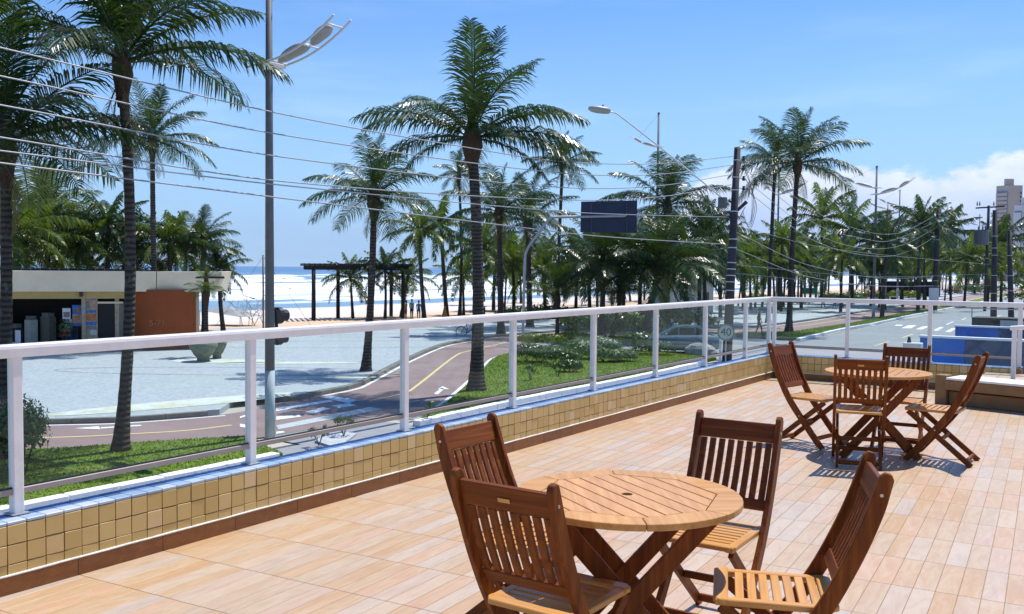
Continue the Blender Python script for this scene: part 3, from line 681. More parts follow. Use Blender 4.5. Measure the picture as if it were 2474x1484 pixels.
SEA = G - .92
poly('sea', [(-86, -9000), (-86, 16000), (-40000, 30000), (-40000, -9000)], SEA, M['sea'])
random.seed(21)                                       # breakers: long broken crests of white water
surf = MB()
for row in range(15):
    xr = -108 - row * 16 - row * row * .45; y = 20 + random.uniform(0, 30)
    while y < 420 + row * 20:
        L = random.uniform(18, 70); hgt = random.uniform(.25, .75) * (1 if row else .3); pts = []
        n = max(4, int(L / 6)); ph = random.uniform(0, 6)
        for i in range(n + 1):
            f = i / n; pts.append((xr + 4 * math.sin(ph + f * 4) + random.uniform(-.7, .7), y + L * f, hgt * math.sin(math.pi * f) ** .6))
        for a, b in zip(pts, pts[1:]):
            wd = 2.2 + 2.0 * random.random()
            surf.add([(a[0] + wd, a[1], SEA + .01), (a[0] + .3, a[1], SEA + .02 + a[2]), (a[0] - wd * .6, a[1], SEA + .01),
                      (b[0] + wd, b[1], SEA + .01), (b[0] + .3, b[1], SEA + .02 + b[2]), (b[0] - wd * .6, b[1], SEA + .01)], [(0, 1, 4, 3), (1, 2, 5, 4)])
        y += L + random.uniform(4, 40)
tag(surf.build('surf', M['foam'], smooth=True), 'broken white surf rolling in on the beach', 'surf', kind='stuff')

# edges in plan, read once from the photograph and laid on the street level
PLEFT = [(-31, 8.0), (-27.5, 11.2), P2(115, 1025), P2(300, 1020), P2(540, 1002)]
PLEFT2 = [P2(700, 970), P2(771, 955), P2(850, 939), P2(884, 925), P2(979, 875), P2(1065, 838), P2(1125, 826), (-33.6, 50), P2(1452, 796), P2(1540, 795), P2(1797, 792), P2(1862, 787), P2(1970, 773), P2(2124, 748), (-25.2, 150), (-26.4, 210), (-31, 420)]
PR1 = [(-26.5, 6.0), (-23.5, 9.4), P2(110, 1092), P2(330, 1077), P2(600, 1060), P2(700, 1046)]
PR2 = [P2(1060, 985), P2(1092, 962), P2(1160, 900), P2(1192, 868), P2(1250, 851), (-28.7, 46), (-28.0, 52.5), (-24.8, 57.5), (-22.2, 62), P2(1918, 803), P2(1996, 791), P2(2051, 783), P2(2124, 769), (-21.4, 150), (-22.6, 210), (-27, 420)]
road = poly('road', [(-17.4, -60), (-4.6, -60), (-4.6, 14.2), (4, 14.2), (1, 420), (-24, 420), (-18.6, 160), (-17.6, 90), (-17.0, 62), (-31, 62), (-31, 46), (-16.4, 43), (-16.6, 20), (-19.5, 20), (-19.5, 16.4), (-16.9, 16.2)], G, M['asphalt'])
sw = poly('pavement', [(-4.55, -60), (8, -60), (8, 12), (8, 420), (3, 420), (2.6, 40), (-2.0, 33), (-4.0, 24), (-4.2, 14)], G + .13, M['mosaic'], .2)
bike = MB(); A = sm(PLEFT, 4) + sm(PLEFT2, 4); 
lft = sm(PLEFT + PLEFT2, 5); rgt = sm(PR1 + PR2, 5)
bp = poly('bike_path', lft + rgt[::-1], G + .006, M['bike'])
# promenade, raised behind a kerb
prom = [(p[0] - .18, p[1]) for p in sm(PLEFT, 5)] + [(-23.9, 20.2), (-24.0, 20.9)] + [(p[0] - .20, p[1] + .05) for p in sm(PLEFT2, 5)]
poly('promenade', prom + [(-46, 420), (-45, 150), (-46.5, 62), (-51.0, 42), (-52, 10), (-52, -40), (-34, -40)], G + .14, M['mosaic'], .3)
def kerb(name, pts, w_, h_, m, seg, gap=.012, z0=G - .1, jit=.006):
    k = tag(MB().add([(pts[0][0], pts[0][1], G - .2), (pts[0][0] + .05, pts[0][1], G - .2), (pts[0][0], pts[0][1] + .05, G - .2)], [(0, 1, 2)]).build(name, m), kind='structure')
    acc = 0; P = [Vector((a, b, 0)) for a, b in pts]; cur = P[0]; i = 1; out = [cur]
    while i < len(P):                                # walk the line in equal steps
        d = (P[i] - cur).length
        if acc + d >= seg: cur = cur + (P[i] - cur).normalized() * (seg - acc); out.append(cur); acc = 0
        else: acc += d; cur = P[i]; i += 1
    for a, b in zip(out, out[1:]):
        d = (b - a).normalized() * gap; zt = G + h_ + random.uniform(-jit, jit)
        MB().bar((a + d) + Vector((0, 0, (z0 + zt) / 2)), (b - d) + Vector((0, 0, (z0 + zt) / 2)), w_, zt - z0).build('kerb_stone', m, k, bevel=.012)
    return k
random.seed(5)
kerb('promenade_kerb', sm(PLEFT, 5), .16, .15, M['kerb_stone_grey'], 1.2, .004)
kerb('promenade_kerb', sm(PLEFT2[:14], 5), .16, .15, M['kerb_stone_grey'], 1.6, .004)
PK = lambda x, y: (V(x, y, G + .12).x, V(x, y, G + .12).y)
K1 = [PK(0, 1233), PK(209, 1191), PK(513, 1130.6), PK(607, 1111), PK(690, 1094)]; e0_ = (K1[0][0] - K1[1][0], K1[0][1] - K1[1][1]); K1 = [(K1[0][0] + e0_[0] * 3, K1[0][1] + e0_[1] * 3)] + K1
K2 = [PK(1005, 1020), PK(1047, 1011), PK(1159, 986), PK(1283, 959), PK(1446, 928), PK(1576, 902), PK(1674, 880), PK(1712, 868)]
kerb('street_kerb', K1, .26, .17, M['kerb_white'], .98); kerb('street_kerb', K2, .26, .17, M['kerb_white'], .98)
K3 = [P2(1700, 836), P2(1777, 821), P2(1884, 822), P2(1927, 823), P2(2030, 799), P2(2112, 784), P2(2203, 764), P2(2301, 745), (-18.9, 160), (-19.6, 210)]
kerb('street_kerb', [(-21.6, 58.8), P2(1884, 822), P2(1921, 823)], .2, .15, M['kerb_stone_grey'], 1.0)
kerb('street_kerb', [P2(1927, 823)] + sm(K3[4:], 4), .26, .15, M['kerb_white'], 1.9)
# grass strips
g1 = poly('lawn', [(a - .1, b) for a, b in K1] + [(K1[-1][0] - .9, K1[-1][1] + .3)] + [(p[0] + .12, p[1] - .05) for p in sm(PR1[:5], 4)[::-1]] + [(-27, 2)], G + .11, M['grass_ground'], .3)
g2 = poly('lawn', [(a - .1, b) for a, b in K2] + [(-16.9, 43.3), (-20.5, 44.4), (-26.2, 45.5)] + [(p[0] + .15, p[1] - .1) for p in sm(PR2[:5], 4)[::-1]], G + .11, M['grass_ground'], .3)
g3 = poly('lawn', [(-22.4, 60.6), P2(1884, 820), P2(1925, 821), P2(2030, 797), P2(2112, 782), P2(2203, 762), P2(2301, 743), (-19.2, 160), (-19.9, 210), (-22.2, 210), (-21.0, 150)] + [(P2(2124, 770)), P2(2051, 784.5), P2(1996, 792.5), P2(1918, 804.5), (-22.0, 62.6)], G + .11, M['grass_ground'], .3)
def inpoly(x, y, P):
    c = False; n = len(P)
    for i in range(n):
        x1, y1 = P[i]; x2, y2 = P[(i + 1) % n]
        if (y1 > y) != (y2 > y) and x < (x2 - x1) * (y - y1) / (y2 - y1) + x1: c = not c
    return c
def blades(o, n, h, ymax=1e9):
    P = [(v.co.x, v.co.y) for v in o.data.vertices][:len(o.data.vertices) // 2]
    xs = [p[0] for p in P]; yy = [p[1] for p in P]; mb = MB(); k = 0; tries = 0
    while k < n and tries < n * 6:
        tries += 1; x = random.uniform(min(xs), max(xs)); y = random.uniform(min(yy), min(max(yy), ymax))
        if not inpoly(x, y, P): continue
        a = random.uniform(0, 6.28); hh = h * random.uniform(.5, 1.3); w_ = random.uniform(.012, .022); dx, dy = math.cos(a) * w_, math.sin(a) * w_
        lx, ly = random.uniform(-1.3, 1.3) * hh, random.uniform(-1.3, 1.3) * hh
        mb.add([(x - dx, y - dy, G + .108), (x + dx, y + dy, G + .108), (x + lx, y + ly, G + .11 + hh)], [(0, 1, 2)]); k += 1
    return mb
random.seed(9)
tag(blades(g1, 26000, .040).build('grass', M['grass_blade']), 'short green grass on the strip between white kerb and bike path at left', 'grass', kind='stuff')
tag(blades(g2, 26000, .050).build('grass', M['grass_blade']), 'short green grass on the lawn island with the hedges', 'grass', kind='stuff')
tag(blades(g3, 9000, .09, 110).build('grass', M['grass_blade']), 'grass on the long strip beside the white road kerb at right', 'grass', kind='stuff')
# paint: bike path lines, arrows, crossings, road dashes
def mark(name, mbf, m): return tag(mbf.build(name, m), kind='structure')
e = MB(); L1 = sm(PLEFT, 5); L2 = sm(PLEFT2[1:], 5); Q1 = sm(PR1[:-1], 5); Q2 = sm(PR2, 5)
ribbon(e, [(p[0] + .22, p[1] - .12) for p in L1], .13, G + .011); ribbon(e, [(p[0] + .28, p[1] - .10) for p in L2], .15, G + .011)
ribbon(e, [(p[0] - .12, p[1] + .08) for p in Q1], .13, G + .011); ribbon(e, [(p[0] - .15, p[1] + .08) for p in Q2], .14, G + .011)
mark('path_edge_line', e, M['paint_white'])
y_ = MB(); ribbon(y_, sm([(-29.3, 7), (-25.6, 10.4), P2(120, 1058), P2(300, 1050), P2(450, 1041), P2(560, 1028)], 5), .12, G + .0115)
ribbon(y_, sm([P2(902, 967), P2(977, 950), P2(1010, 930), P2(1099, 861), P2(1135, 848), (-30.8, 46)], 5), .12, G + .0115)
ribbon(y_, sm([(-30.3, 54), (-27, 62.5), (-22.4, 70), (-21.9, 84), (-22.2, 112)], 5), .12, G + .0115)
mark('path_centre_line', y_, M['paint_yellow'])
def quadpx(mb, a, z): mb.add([(p[0], p[1], z) for p in [P2(*q) for q in a]], [(0, 1, 2, 3)])
ar = MB()
ar.add([(*P2(*q), G + .012) for q in [(178, 1036), (238, 1031), (243, 1038)]], [(0, 1, 2)]); quadpx(ar, [(243, 1033.5), (340, 1027.5), (342, 1030), (244, 1036.5)], G + .012)
ar.add([(*P2(*q), G + .012) for q in [(1069, 934), (1085, 941), (1057, 941)]], [(0, 1, 2)]); quadpx(ar, [(1048, 952), (1057, 954), (1073, 940), (1066, 938)], G + .012)
mark('path_arrow', ar, M['paint_white'])
zb = MB(); zf = MB()
k_ = lambda x, y: ((600 + x * .2829) / 1.03518, (880 + y * .2829) / 1.03518)     # reads a detail view of the crossing
for q in [[(320, 500), (790, 428), (830, 440), (320, 528)], [(700, 402), (800, 392), (1040, 430), (960, 458)], [(320, 575), (520, 560), (545, 575), (320, 606)], [(575, 535), (720, 495), (800, 505), (640, 550)], [(800, 480), (960, 458), (1030, 478), (870, 498)],
          [(0, 575), (105, 545), (105, 560), (0, 590)], [(0, 640), (100, 655), (100, 685), (0, 665)], [(40, 615), (105, 605), (105, 635), (60, 632)], [(320, 710), (380, 705), (400, 715), (320, 730)]]:
    quadpx(zb, [k_(*p) for p in q], G + .013)
for q in [[(320, 655), (1150, 492), (1270, 510), (340, 690)]]: quadpx(zf, [k_(*p) for p in q], G + .013)
mark('crossing_stripe', zb, M['paint_white']); mark('crossing_stripe', zf, M['paint_faded'])
rd = MB(); r5 = lambda x, y: ((2180 + x * .1617) / 1.03518, (640 + y * .1617) / 1.03518)
for q in [[(345, 1080), (380, 1064), (480, 1068), (455, 1085)], [(455, 1120), (560, 1075), (690, 1075), (600, 1122)], [(675, 1135), (790, 1092), (895, 1092), (770, 1140)], [(950, 1155), (1050, 1100), (1110, 1105), (1010, 1160)], [(1130, 1175), (1240, 1118), (1300, 1122), (1215, 1180)],
          [(1140, 1060), (1250, 1018), (1268, 1022), (1160, 1066)], [(1380, 990), (1450, 962), (1462, 966), (1395, 993)]]: quadpx(rd, [r5(*p) for p in q], G + .0045)
for q in [[(-60, 1078), (-10, 1060), (50, 1068), (20, 1085)]]: quadpx(rd, [r5(*p) for p in q], G + .0045)
cp = MB()
for q in [[(20, 1395), (255, 1320), (275, 1326), (50, 1395)], [(445, 1268), (620, 1210), (650, 1212), (480, 1268)]]: quadpx(cp, [r5(*p) for p in q], G + .0045)
for k in range(1, 9): cp.add([(-11.4 - k * .2, 88 + 14 * k, G + .0045), (-11.15 - k * .2, 88 + 14 * k, G + .0045), (-11.2 - k * .2, 92 + 14 * k, G + .0045), (-11.45 - k * .2, 92 + 14 * k, G + .0045)], [(0, 1, 2, 3)])
for k in range(-2, 3): cp.add([(-9.6, 30 + 12 * k, G + .0045), (-9.45, 30 + 12 * k, G + .0045), (-9.45, 34 + 12 * k, G + .0045), (-9.6, 34 + 12 * k, G + .0045)], [(0, 1, 2, 3)])
mark('road_marking', rd, M['paint_white']); mark('road_dash', cp, M['paint_yellow'])
# inlaid bands of the mosaic
dk = MB(); zz = G + .1445
def loop(cx, cy, a, b, rot, n=40, t0=0, t1=6.2832): return [(cx + a * math.cos(t) * math.cos(rot) - b * math.sin(t) * math.sin(rot), cy + a * math.cos(t) * math.sin(rot) + b * math.sin(t) * math.cos(rot)) for t in [t0 + (t1 - t0) * i / n for i in range(n + 1)]]
for (px, py, a, b, rr) in [(850, 838, 9.5, 2.3, .75), (820, 800, 9, 1.6, .8), (560, 905, 7, 1.4, .6), (1300, 812, 9, 2.0, .9), (1010, 815, 6, 1.6, .9), (1420, 775, 8, 2.2, 1.1), (1700, 772, 7, 2, 1.2), (2000, 755, 10, 2, 1.3), (1950, 742, 14, 2.5, 1.35), (2100, 733, 12, 2, 1.4)]:
    c = V(px, py); ribbon(dk, loop(c.x, c.y, a, b, rr), .16, zz)
mark('paving_inlay', dk, M['mosaic_dark'])
tn = MB()
for (px, py, a, b, rr) in [(455, 985, 4.0, .75, 1.30), (742, 922, 2.6, .5, .75), (700, 885, 3.0, .45, .7), (540, 880, 2.4, .9, .6)]:
    c = V(px, py); q = loop(c.x, c.y, a, b, rr, 28); tn.add([(x, y, zz + .004) for x, y in q[:-1]], [tuple(range(28))])
o = mark('paving_inlay', tn, M['mosaic_tan'])
# ramp and drain where the kerb breaks at the crossing
rp = poly('ramp_slab', [P2(760, 1070), P2(805, 1046), P2(862, 1052), P2(815, 1088)], G + .06, M['mosaic'], .2)
# ---------------------------------------------------------------- palms
def frond_mesh(name, e0, droop, m, pairs=56, wide=.0140, seed=0, ll=.30, grav=.9, simple_=False, mb=None, az=0, sc=1.0, org=Vector((0, 0, 0)), dry=False):
    rnd = random.Random(seed); own = mb is None; mb = mb or MB()
    N = 14; p = Vector((0, 0, 0)); sp = [p.copy()]; tg = []
    bend = rnd.uniform(-.12, .12)
    for i in range(N):
        s = (i + .5) / N; a = R_(e0 - droop * (s ** 1.35)); yawv = bend * s * 1.6
        d = Vector((math.cos(a) * math.cos(yawv), math.cos(a) * math.sin(yawv), math.sin(a))); tg.append(d); p = p + d / N; sp.append(p.copy())
    Rz = Matrix.Rotation(az, 3, 'Z'); T = lambda q: org + (Rz @ q) * sc
    if not simple_: mb.tube([T(q) for q in sp], [(.011 - .009 * i / N) * sc for i in range(N + 1)], 4, cap=False)
    else: mb.tube([T(q) for q in sp[::3]], [(.012 - .002 * i) * sc for i in range(len(sp[::3]))], 3, cap=False)
    G_ = Vector((0, 0, -1))
    for i in range(pairs):
        s = .10 + .89 * (i / (pairs - 1)); f = s * N; k = min(N - 1, int(f)); q = sp[k] + (sp[k + 1] - sp[k]) * (f - k); t = tg[k]
        prof = min(1.0, .45 + 2.2 * (s - .10)) * (1.0 if s < .6 else 1 - .72 * ((s - .6) / .4) ** 1.4)
        lat0 = Vector((0, 0, 1)).cross(t)
        lat0 = lat0.normalized() if lat0.length > .05 else Vector((0, 1, 0)); nr = t.cross(lat0)
        for sd in (-1, 1):
            if rnd.random() < .06: continue
            l = ll * prof * rnd.uniform(.8, 1.12); fw = .42 + .45 * s
            d0 = (t * fw + lat0 * sd * rnd.uniform(.75, 1.0) + nr * rnd.uniform(.05, .35)).normalized()
            g = grav * rnd.uniform(.65, 1.35); d1 = (d0 + G_ * g).normalized(); d2 = (d0 + G_ * g * 2.4).normalized()
            w_ = t * wide * rnd.uniform(.75, 1.2)
            a0 = q; a1 = q + d0 * l * .35; a2 = a1 + d1 * l * .35; a3 = a2 + d2 * l * .34
            if simple_: mb.add([T(a0 - w_ * .4), T(a0 + w_ * .4), T(a1 + w_ * .55), T(a1 - w_ * .55), T(a3)], [(0, 1, 2, 3), (3, 2, 4)])
            else: mb.add([T(a0 - w_ * .35), T(a0 + w_ * .35), T(a1 + w_ * .55), T(a1 - w_ * .55), T(a2 + w_ * .42), T(a2 - w_ * .42), T(a3)], [(0, 1, 2, 3), (3, 2, 4, 5), (5, 4, 6)])
    return mb.mesh(name, m) if own else mb
FR = {}
BUCKET = [(83, 15, .22), (66, 36, .40), (50, 48, .52), (33, 54, .62), (15, 54, .72), (-5, 52, .75), (-30, 40, .55)]
for key in ('palm_leaf', 'palm_leaf_bright'):
    for b, (e0, dr, gv) in enumerate(BUCKET):
        for s in range(2): FR[key, b, s] = frond_mesh('frond', e0, dr, M[key], seed=100 * b + s, grav=gv, ll=.33 if b else .25)
for s in range(2): FR['palm_leaf_dry', 6, s] = frond_mesh('frond', -52, 30, M['palm_leaf_dry'], pairs=34, seed=900 + s, grav=.5, ll=.22)
def trunk_mesh(base, top, r, rings, sides, seed, swell=1.55):
    rnd = random.Random(seed); pts = []; rad = []; L = (top - base).length
    side = Vector((rnd.uniform(-1, 1), rnd.uniform(-1, 1), 0)) * .018 * L
    for i in range(rings + 1):
        s = i / rings; pts.append(base.lerp(top, s) + side * math.sin(s * math.pi) + Vector((0, 0, -.12 if i == 0 else 0)))
        sw = 1 + (swell - 1) * math.exp(-s * L / .55); rad.append(r * sw * (1.04 - .22 * s) * (1 + (.045 if i % 2 else -.03) * rnd.uniform(.4, 1)))
    return MB().tube(pts, rad, sides)
def near_palm(base, topxy, r, L, n, label, seed, leafm='palm_leaf', dry=2, e_lo=-22, fr=None, lean=(0, 0), nuts=0):
    rnd = random.Random(seed); top = UP(base, *topxy); t = thing('palm_tree', label, 'palm tree', base, 0, 'coconut palms')
    trunk_mesh(base, top, r, 44, 12, seed, 1.9).build('trunk', M['palm_trunk'], t, smooth=True, world=True)
    c = top - Vector(base)
    m = MB(); m.lathe([(r * .8, -.75), (r * 1.25, -.35), (r * 1.75, 0), (r * 1.6, .3), (r * .9, .75), (r * .25, 1.15)], c, 12)
    for v in m.v: v += Vector((rnd.uniform(-1, 1), rnd.uniform(-1, 1), rnd.uniform(-1, 1))) * r * .18
    heart = m.build('crown_heart', M['palm_fibre'], t)
    for k in range(nuts):
        a = rnd.uniform(0, 6.28); MB().ball(c + Vector((math.cos(a) * r * 2.0, math.sin(a) * r * 2.0, rnd.uniform(-.35, .05))), .12, 8, 5).build('coconut', M['coconut'], heart, smooth=True)
    lst = []
    if fr: lst = fr
    else:
        for i in range(n):
            s = i / (n - 1); e0 = 84 + (e_lo - 84) * s ** .9 + rnd.uniform(-6, 6); lst.append((i * 137.5 + rnd.uniform(-14, 14), e0, (.72 + .3 * min(1, s * 2.2)) * rnd.uniform(.9, 1.06)))
    for az, e0, sc in lst:
        b = min(range(7), key=lambda q: abs(BUCKET[q][0] - e0)); o = link('frond', FR[leafm, b, rnd.randint(0, 1)], heart, c + Vector((0, 0, .25 + (.35 if b < 2 else 0))))
        o.rotation_euler = (R_(rnd.uniform(-9, 9)), R_(-(e0 - BUCKET[b][0]) * .8), R_(az)); o.scale = (L * sc,) * 3
    for k in range(dry):
        o = link('dry_frond', FR['palm_leaf_dry', 6, k % 2], heart, c + Vector((0, 0, -.05))); o.rotation_euler = (0, R_(rnd.uniform(0, 25)), rnd.uniform(0, 6.28)); o.scale = (L * .5,) * 3
    return t
# azimuth in the fronds is measured from world +x; camera right is +33.6 degrees
CAZ = 33.6
def azl(lst): return [(a + CAZ, e, s) for a, e, s in lst]
NP = [
 # base view px, crown px, trunk r, frond length, count, label, seed, leaf
 ((8, 1118), (14, 372), .13, 3.5, 23, 'tall coconut palm at the left edge behind the clipped bush', 1, 'palm_leaf', None),
 ((290, 1100), (295, 178), .128, 3.7, 20, 'tall coconut palm standing in the left grass strip before the kiosk', 2, 'palm_leaf', None),
 ((378, 850), (368, 350), .14, 3.4, 20, 'slender coconut palm rising behind the kiosk roof', 3, 'palm_leaf', None),
 ((883, 905), (903, 492), .15, 3.0, 19, 'slim coconut palm in a grass pit on the promenade edge', 5, 'palm_leaf', None),
 ((1150, 950), (1140, 352), .205, 3.9, 0, 'largest coconut palm beside the bike path in the middle', 6, 'palm_leaf',
  azl([(178, 33, 1.10), (196, 24, .98), (168, 8, .95), (150, 50, .9), (100, 86, 1.02), (40, 79, .95), (265, 72, .95), (315, 56, .95), (25, 58, 1.0), (8, 33, 1.08), (-4, 15, 1.1), (-15, 5, 1.0), (330, 34, .95), (262, 40, .9), (225, 36, .9), (120, 45, .85), (205, -6, .75), (350, -8, .8), (300, 15, .8), (90, 10, .75)])),
 ((1905, 805), (1926, 405), .19, 4.9, 18, 'tall coconut palm on the grass strip right of the utility pole', 8, 'palm_leaf', None),
 ((1855, 784), (1872, 398), .16, 3.9, 16, 'coconut palm with a slanting foot left of the tall strip palm', 9, 'palm_leaf', None),
 ((1210, 812), (1205, 520), .19, 4.0, 18, 'coconut palm just right of the largest palm on the promenade', 10, 'palm_leaf', None),
 ((1280, 795), (1275, 545), .20, 4.6, 20, 'dense dark coconut palm left of the blue sign back', 11, 'palm_leaf', None),
 ((1340, 775), (1358, 405), .15, 3.6, 20, 'tallest thin palm of the middle grove beside the sign', 12, 'palm_leaf', None),
 ((1612, 792), (1612, 505), .20, 5.2, 20, 'big coconut palm behind the far lamp post right of the sign', 13, 'palm_leaf', None),
 ((1557, 823), (1588, 655), .22, 4.5, 28, 'low dark coconut palm with broad drooping crown above the car', 14, 'palm_leaf', None),
 ((1452, 821), (1456, 655), .17, 4.0, 26, 'low dark palm below the blue sign back', 15, 'palm_leaf', None),
 ((1478, 816), (1496, 722), .10, 1.9, 16, 'small leaning palm on the hedge island in front of the dark palms', 16, 'palm_leaf', None),
 ((1345, 821), (1347, 728), .10, 2.3, 14, 'young palm with upright fan of fronds behind the hedge', 17, 'palm_leaf_bright', None),
 ((495, 812), (490, 600), .15, 2.9, 20, 'bushy palm at the right end behind the kiosk', 18, 'palm_leaf', None),
 ((110, 815), (112, 535), .18, 4.3, 26, 'broad yellow green palm behind the kiosk roof at left', 19, 'palm_leaf_bright', None),
 ((1110, 768), (1108, 430), .13, 2.6, 16, 'thin tall palm half hidden behind the largest palm', 20, 'palm_leaf', None),
]
for (bx_, by_), tp, r, L, n, lb, sd, lm, fr in NP:
    near_palm(V(bx_, by_), tp, r, L, n, lb, sd, lm, dry=(3 if L > 2.5 else 0), fr=fr, e_lo={1: -4, 2: 14, 16: 25, 17: 25, 8: -8, 9: -12}.get(sd, -12), nuts=(4 if sd in (3, 5, 10, 14) else 0))
# palms further off: trunk and crown
CR_ = []
for key in ('palm_leaf', 'palm_leaf_bright', 'palm_leaf'):
    for s in range(3):
        rnd = random.Random(500 + s + 10 * len(CR_)); mb = MB(); nf = 20
        for i in range(nf):
            f = i / (nf - 1); e0 = 82 - 105 * f ** .9 + rnd.uniform(-8, 8)
            frond_mesh('', e0, 25 + 38 * min(1, (82 - e0) / 60), None, pairs=34, wide=.028, seed=rnd.randint(0, 9999), ll=.28, grav=.9, simple_=True, mb=mb, az=R_(i * 137.5 + rnd.uniform(-15, 15)), sc=(.75 + .3 * min(1, f * 2)) * rnd.uniform(.88, 1.06))
        CR_.append(mb.mesh('crown', M[key]))
def far_palm(base, top, r, L, label, seed, crown, group):
    t = thing('palm_tree', label, 'palm tree', base, 0, group)
    trunk_mesh(Vector(base), Vector(top), r, 10, 7, seed, 1.3).build('trunk', M['palm_trunk'], t, smooth=True, world=True)
    o = link('crown', CR_[crown], t, Vector(top) - Vector(base)); rr = random.Random(seed)
    o.rotation_euler = (rr.uniform(-.1, .1), rr.uniform(-.1, .1), rr.uniform(0, 6.28)); o.scale = (L, L, L * rr.uniform(.9, 1.1)); return t
MP = [  # base x (view), base y, crown x, crown y, r, L, crown, label
 (60, 822, 62, 590, .15, 3.6, 3, 'yellow green palm low behind the left part of the kiosk roof'),
 (190, 818, 186, 612, .15, 3.4, 4, 'palm with yellowing fronds behind the kiosk near the slender palm'),
 (265, 815, 262, 545, .15, 3.3, 1, 'dark palm behind the kiosk just left of the tall strip palm'),
 (330, 812, 328, 590, .15, 3.0, 2, 'dark palm between the tall strip palm and the slender kiosk palm'),
 (415, 815, 408, 585, .15, 3.0, 5, 'green palm right of the slender kiosk palm'),
 (20, 835, 22, 560, .15, 4.0, 3, 'yellow green palm behind the kiosk at the left edge'),
 (150, 806, 150, 580, .15, 3.6, 5, 'broad bright palm behind the kiosk right of the yellow green one'),
 (300, 806, 300, 610, .15, 3.4, 6, 'dark green palm low behind the kiosk roof at the tall strip palm'),
 (450, 806, 448, 612, .15, 4.0, 0, 'dark palm behind the brown kiosk wall'),
 (540, 808, 528, 655, .14, 2.4, 0, 'low palm peeping round the right end of the kiosk'),
 (1025, 776, 1012, 560, .17, 3.4, 4, 'leaning palm right of the pergola with hanging fronds'),
 (1080, 772, 1066, 545, .18, 3.6, 3, 'yellow green palm between the pergola and the largest palm'),
 (852, 766, 846, 672, .12, 3.0, 4, 'small palm standing inside the pergola view'),
 (930, 768, 930, 655, .12, 3.0, 0, 'small palm behind the right half of the pergola'),
 (968, 764, 985, 668, .12, 3.0, 5, 'small palm at the right pergola post'),
 (1165, 770, 1160, 600, .16, 4.0, 5, 'yellow green palm behind the trunk of the largest palm'),
 (1240, 766, 1238, 640, .16, 4.2, 3, 'bright palm low between the grove trunks'),
 (1320, 770, 1312, 655, .15, 4.0, 4, 'bright palm under the thin tallest grove palm'),
 (1390, 770, 1395, 640, .15, 4.2, 2, 'palm below the left edge of the blue sign'),
 (1120, 760, 1118, 668, .12, 3.4, 4, 'small bright palm near the foot of the grove'),
 (1545, 800, 1548, 640, .16, 4.2, 2, 'dark broad palm between the sign and the big palm'),
 (1660, 802, 1655, 640, .16, 4.2, 1, 'dark broad palm right of the low palm above the car'),
 (1425, 792, 1420, 650, .15, 3.8, 0, 'dark palm left below the blue sign panel'),
 (1690, 790, 1690, 610, .16, 4.0, 2, 'dark palm in front of the white hut'),
 (1505, 775, 1508, 610, .17, 4.4, 1, 'dark palm below the right edge of the blue sign'),
 (1705, 778, 1700, 560, .17, 4.4, 0, 'palm between the big palm and the utility pole'),
 (1740, 770, 1745, 612, .15, 4.2, 3, 'palm at the left side of the utility pole'),
 (1800, 760, 1798, 640, .15, 4.2, 4, 'bright palm right of the utility pole foot'),
 (1983, 730, 1984, 528, .20, 6.4, 4, 'wind swept palm left of the third lamp post'),
 (2058, 738, 2056, 560, .24, 6.4, 3, 'thick palm with bright heart left of the third lamp post'),
 (2105, 742, 2106, 582, .24, 5.6, 1, 'dark palm directly under the third lamp post'),
 (2130, 767, 2142, 588, .17, 3.9, 2, 'dark palm with thick neck on the path edge'),
 (2217, 752, 2226, 545, .17, 4.9, 0, 'tall palm with hanging skirt left of the second utility pole'),
 (2231, 745, 2236, 560, .13, 4.2, 1, 'thinner palm right behind the skirted palm'),
 (2296, 730, 2288, 562, .16, 6.2, 2, 'tall palm right of the second utility pole'),
 (2328, 742, 2338, 622, .16, 4.6, 5, 'palm on the path edge left of the crossarm pole'),
 (2030, 757, 2034, 620, .14, 3.6, 5, 'slim palm on the promenade left of the thick palm'),
 (2417, 735, 2417, 590, .18, 6.0, 1, 'dark palm below the tower between the two near poles'),
 (2385, 738, 2386, 628, .16, 5.2, 3, 'bright palm left of the crossarm pole'),
 (1880, 752, 1884, 640, .15, 4.2, 5, 'bright palm behind the two strip palms'),
 (1935, 748, 1938, 628, .16, 4.4, 1, 'dark palm right behind the tall strip palm'),
 (2180, 742, 2176, 612, .15, 4.4, 4, 'bright palm left of the skirted palm'),
 (2262, 736, 2258, 630, .15, 4.6, 5, 'bright palm at the foot of the second utility pole'),
]
for i, (bx_, by_, tx, ty, r, L, c, lb) in enumerate(MP):
    b = V(bx_, by_); far_palm(b, UP(b, tx, ty), r, L, lb, 40 + i, c, 'palms of the promenade groves')
random.seed(77); k = 0
used = []
while k < 96:
    px = random.uniform(1120, 2440); dep = random.uniform(95, 240)
    hz_ = 638 + px * .0085; p = V(px, hz_ + (CH - G) * FV / dep)
    if p.x > -23.5 - (0 if p.y < 150 else (p.y - 150) * .02) or p.x < -74: continue
    if 1625 < px < 1760 and dep > 80 and dep < 120: continue
    h = random.uniform(4.2, 7.6); top = p + Vector((random.uniform(-.5, .5), random.uniform(-.4, .4), h))
    far_palm(p, top, random.uniform(.10, .16), random.uniform(2.8, 4.2), 'one of the many small palms of the distant beach groves', 300 + k, random.randint(0, 8), 'small palms of the distant groves'); k += 1

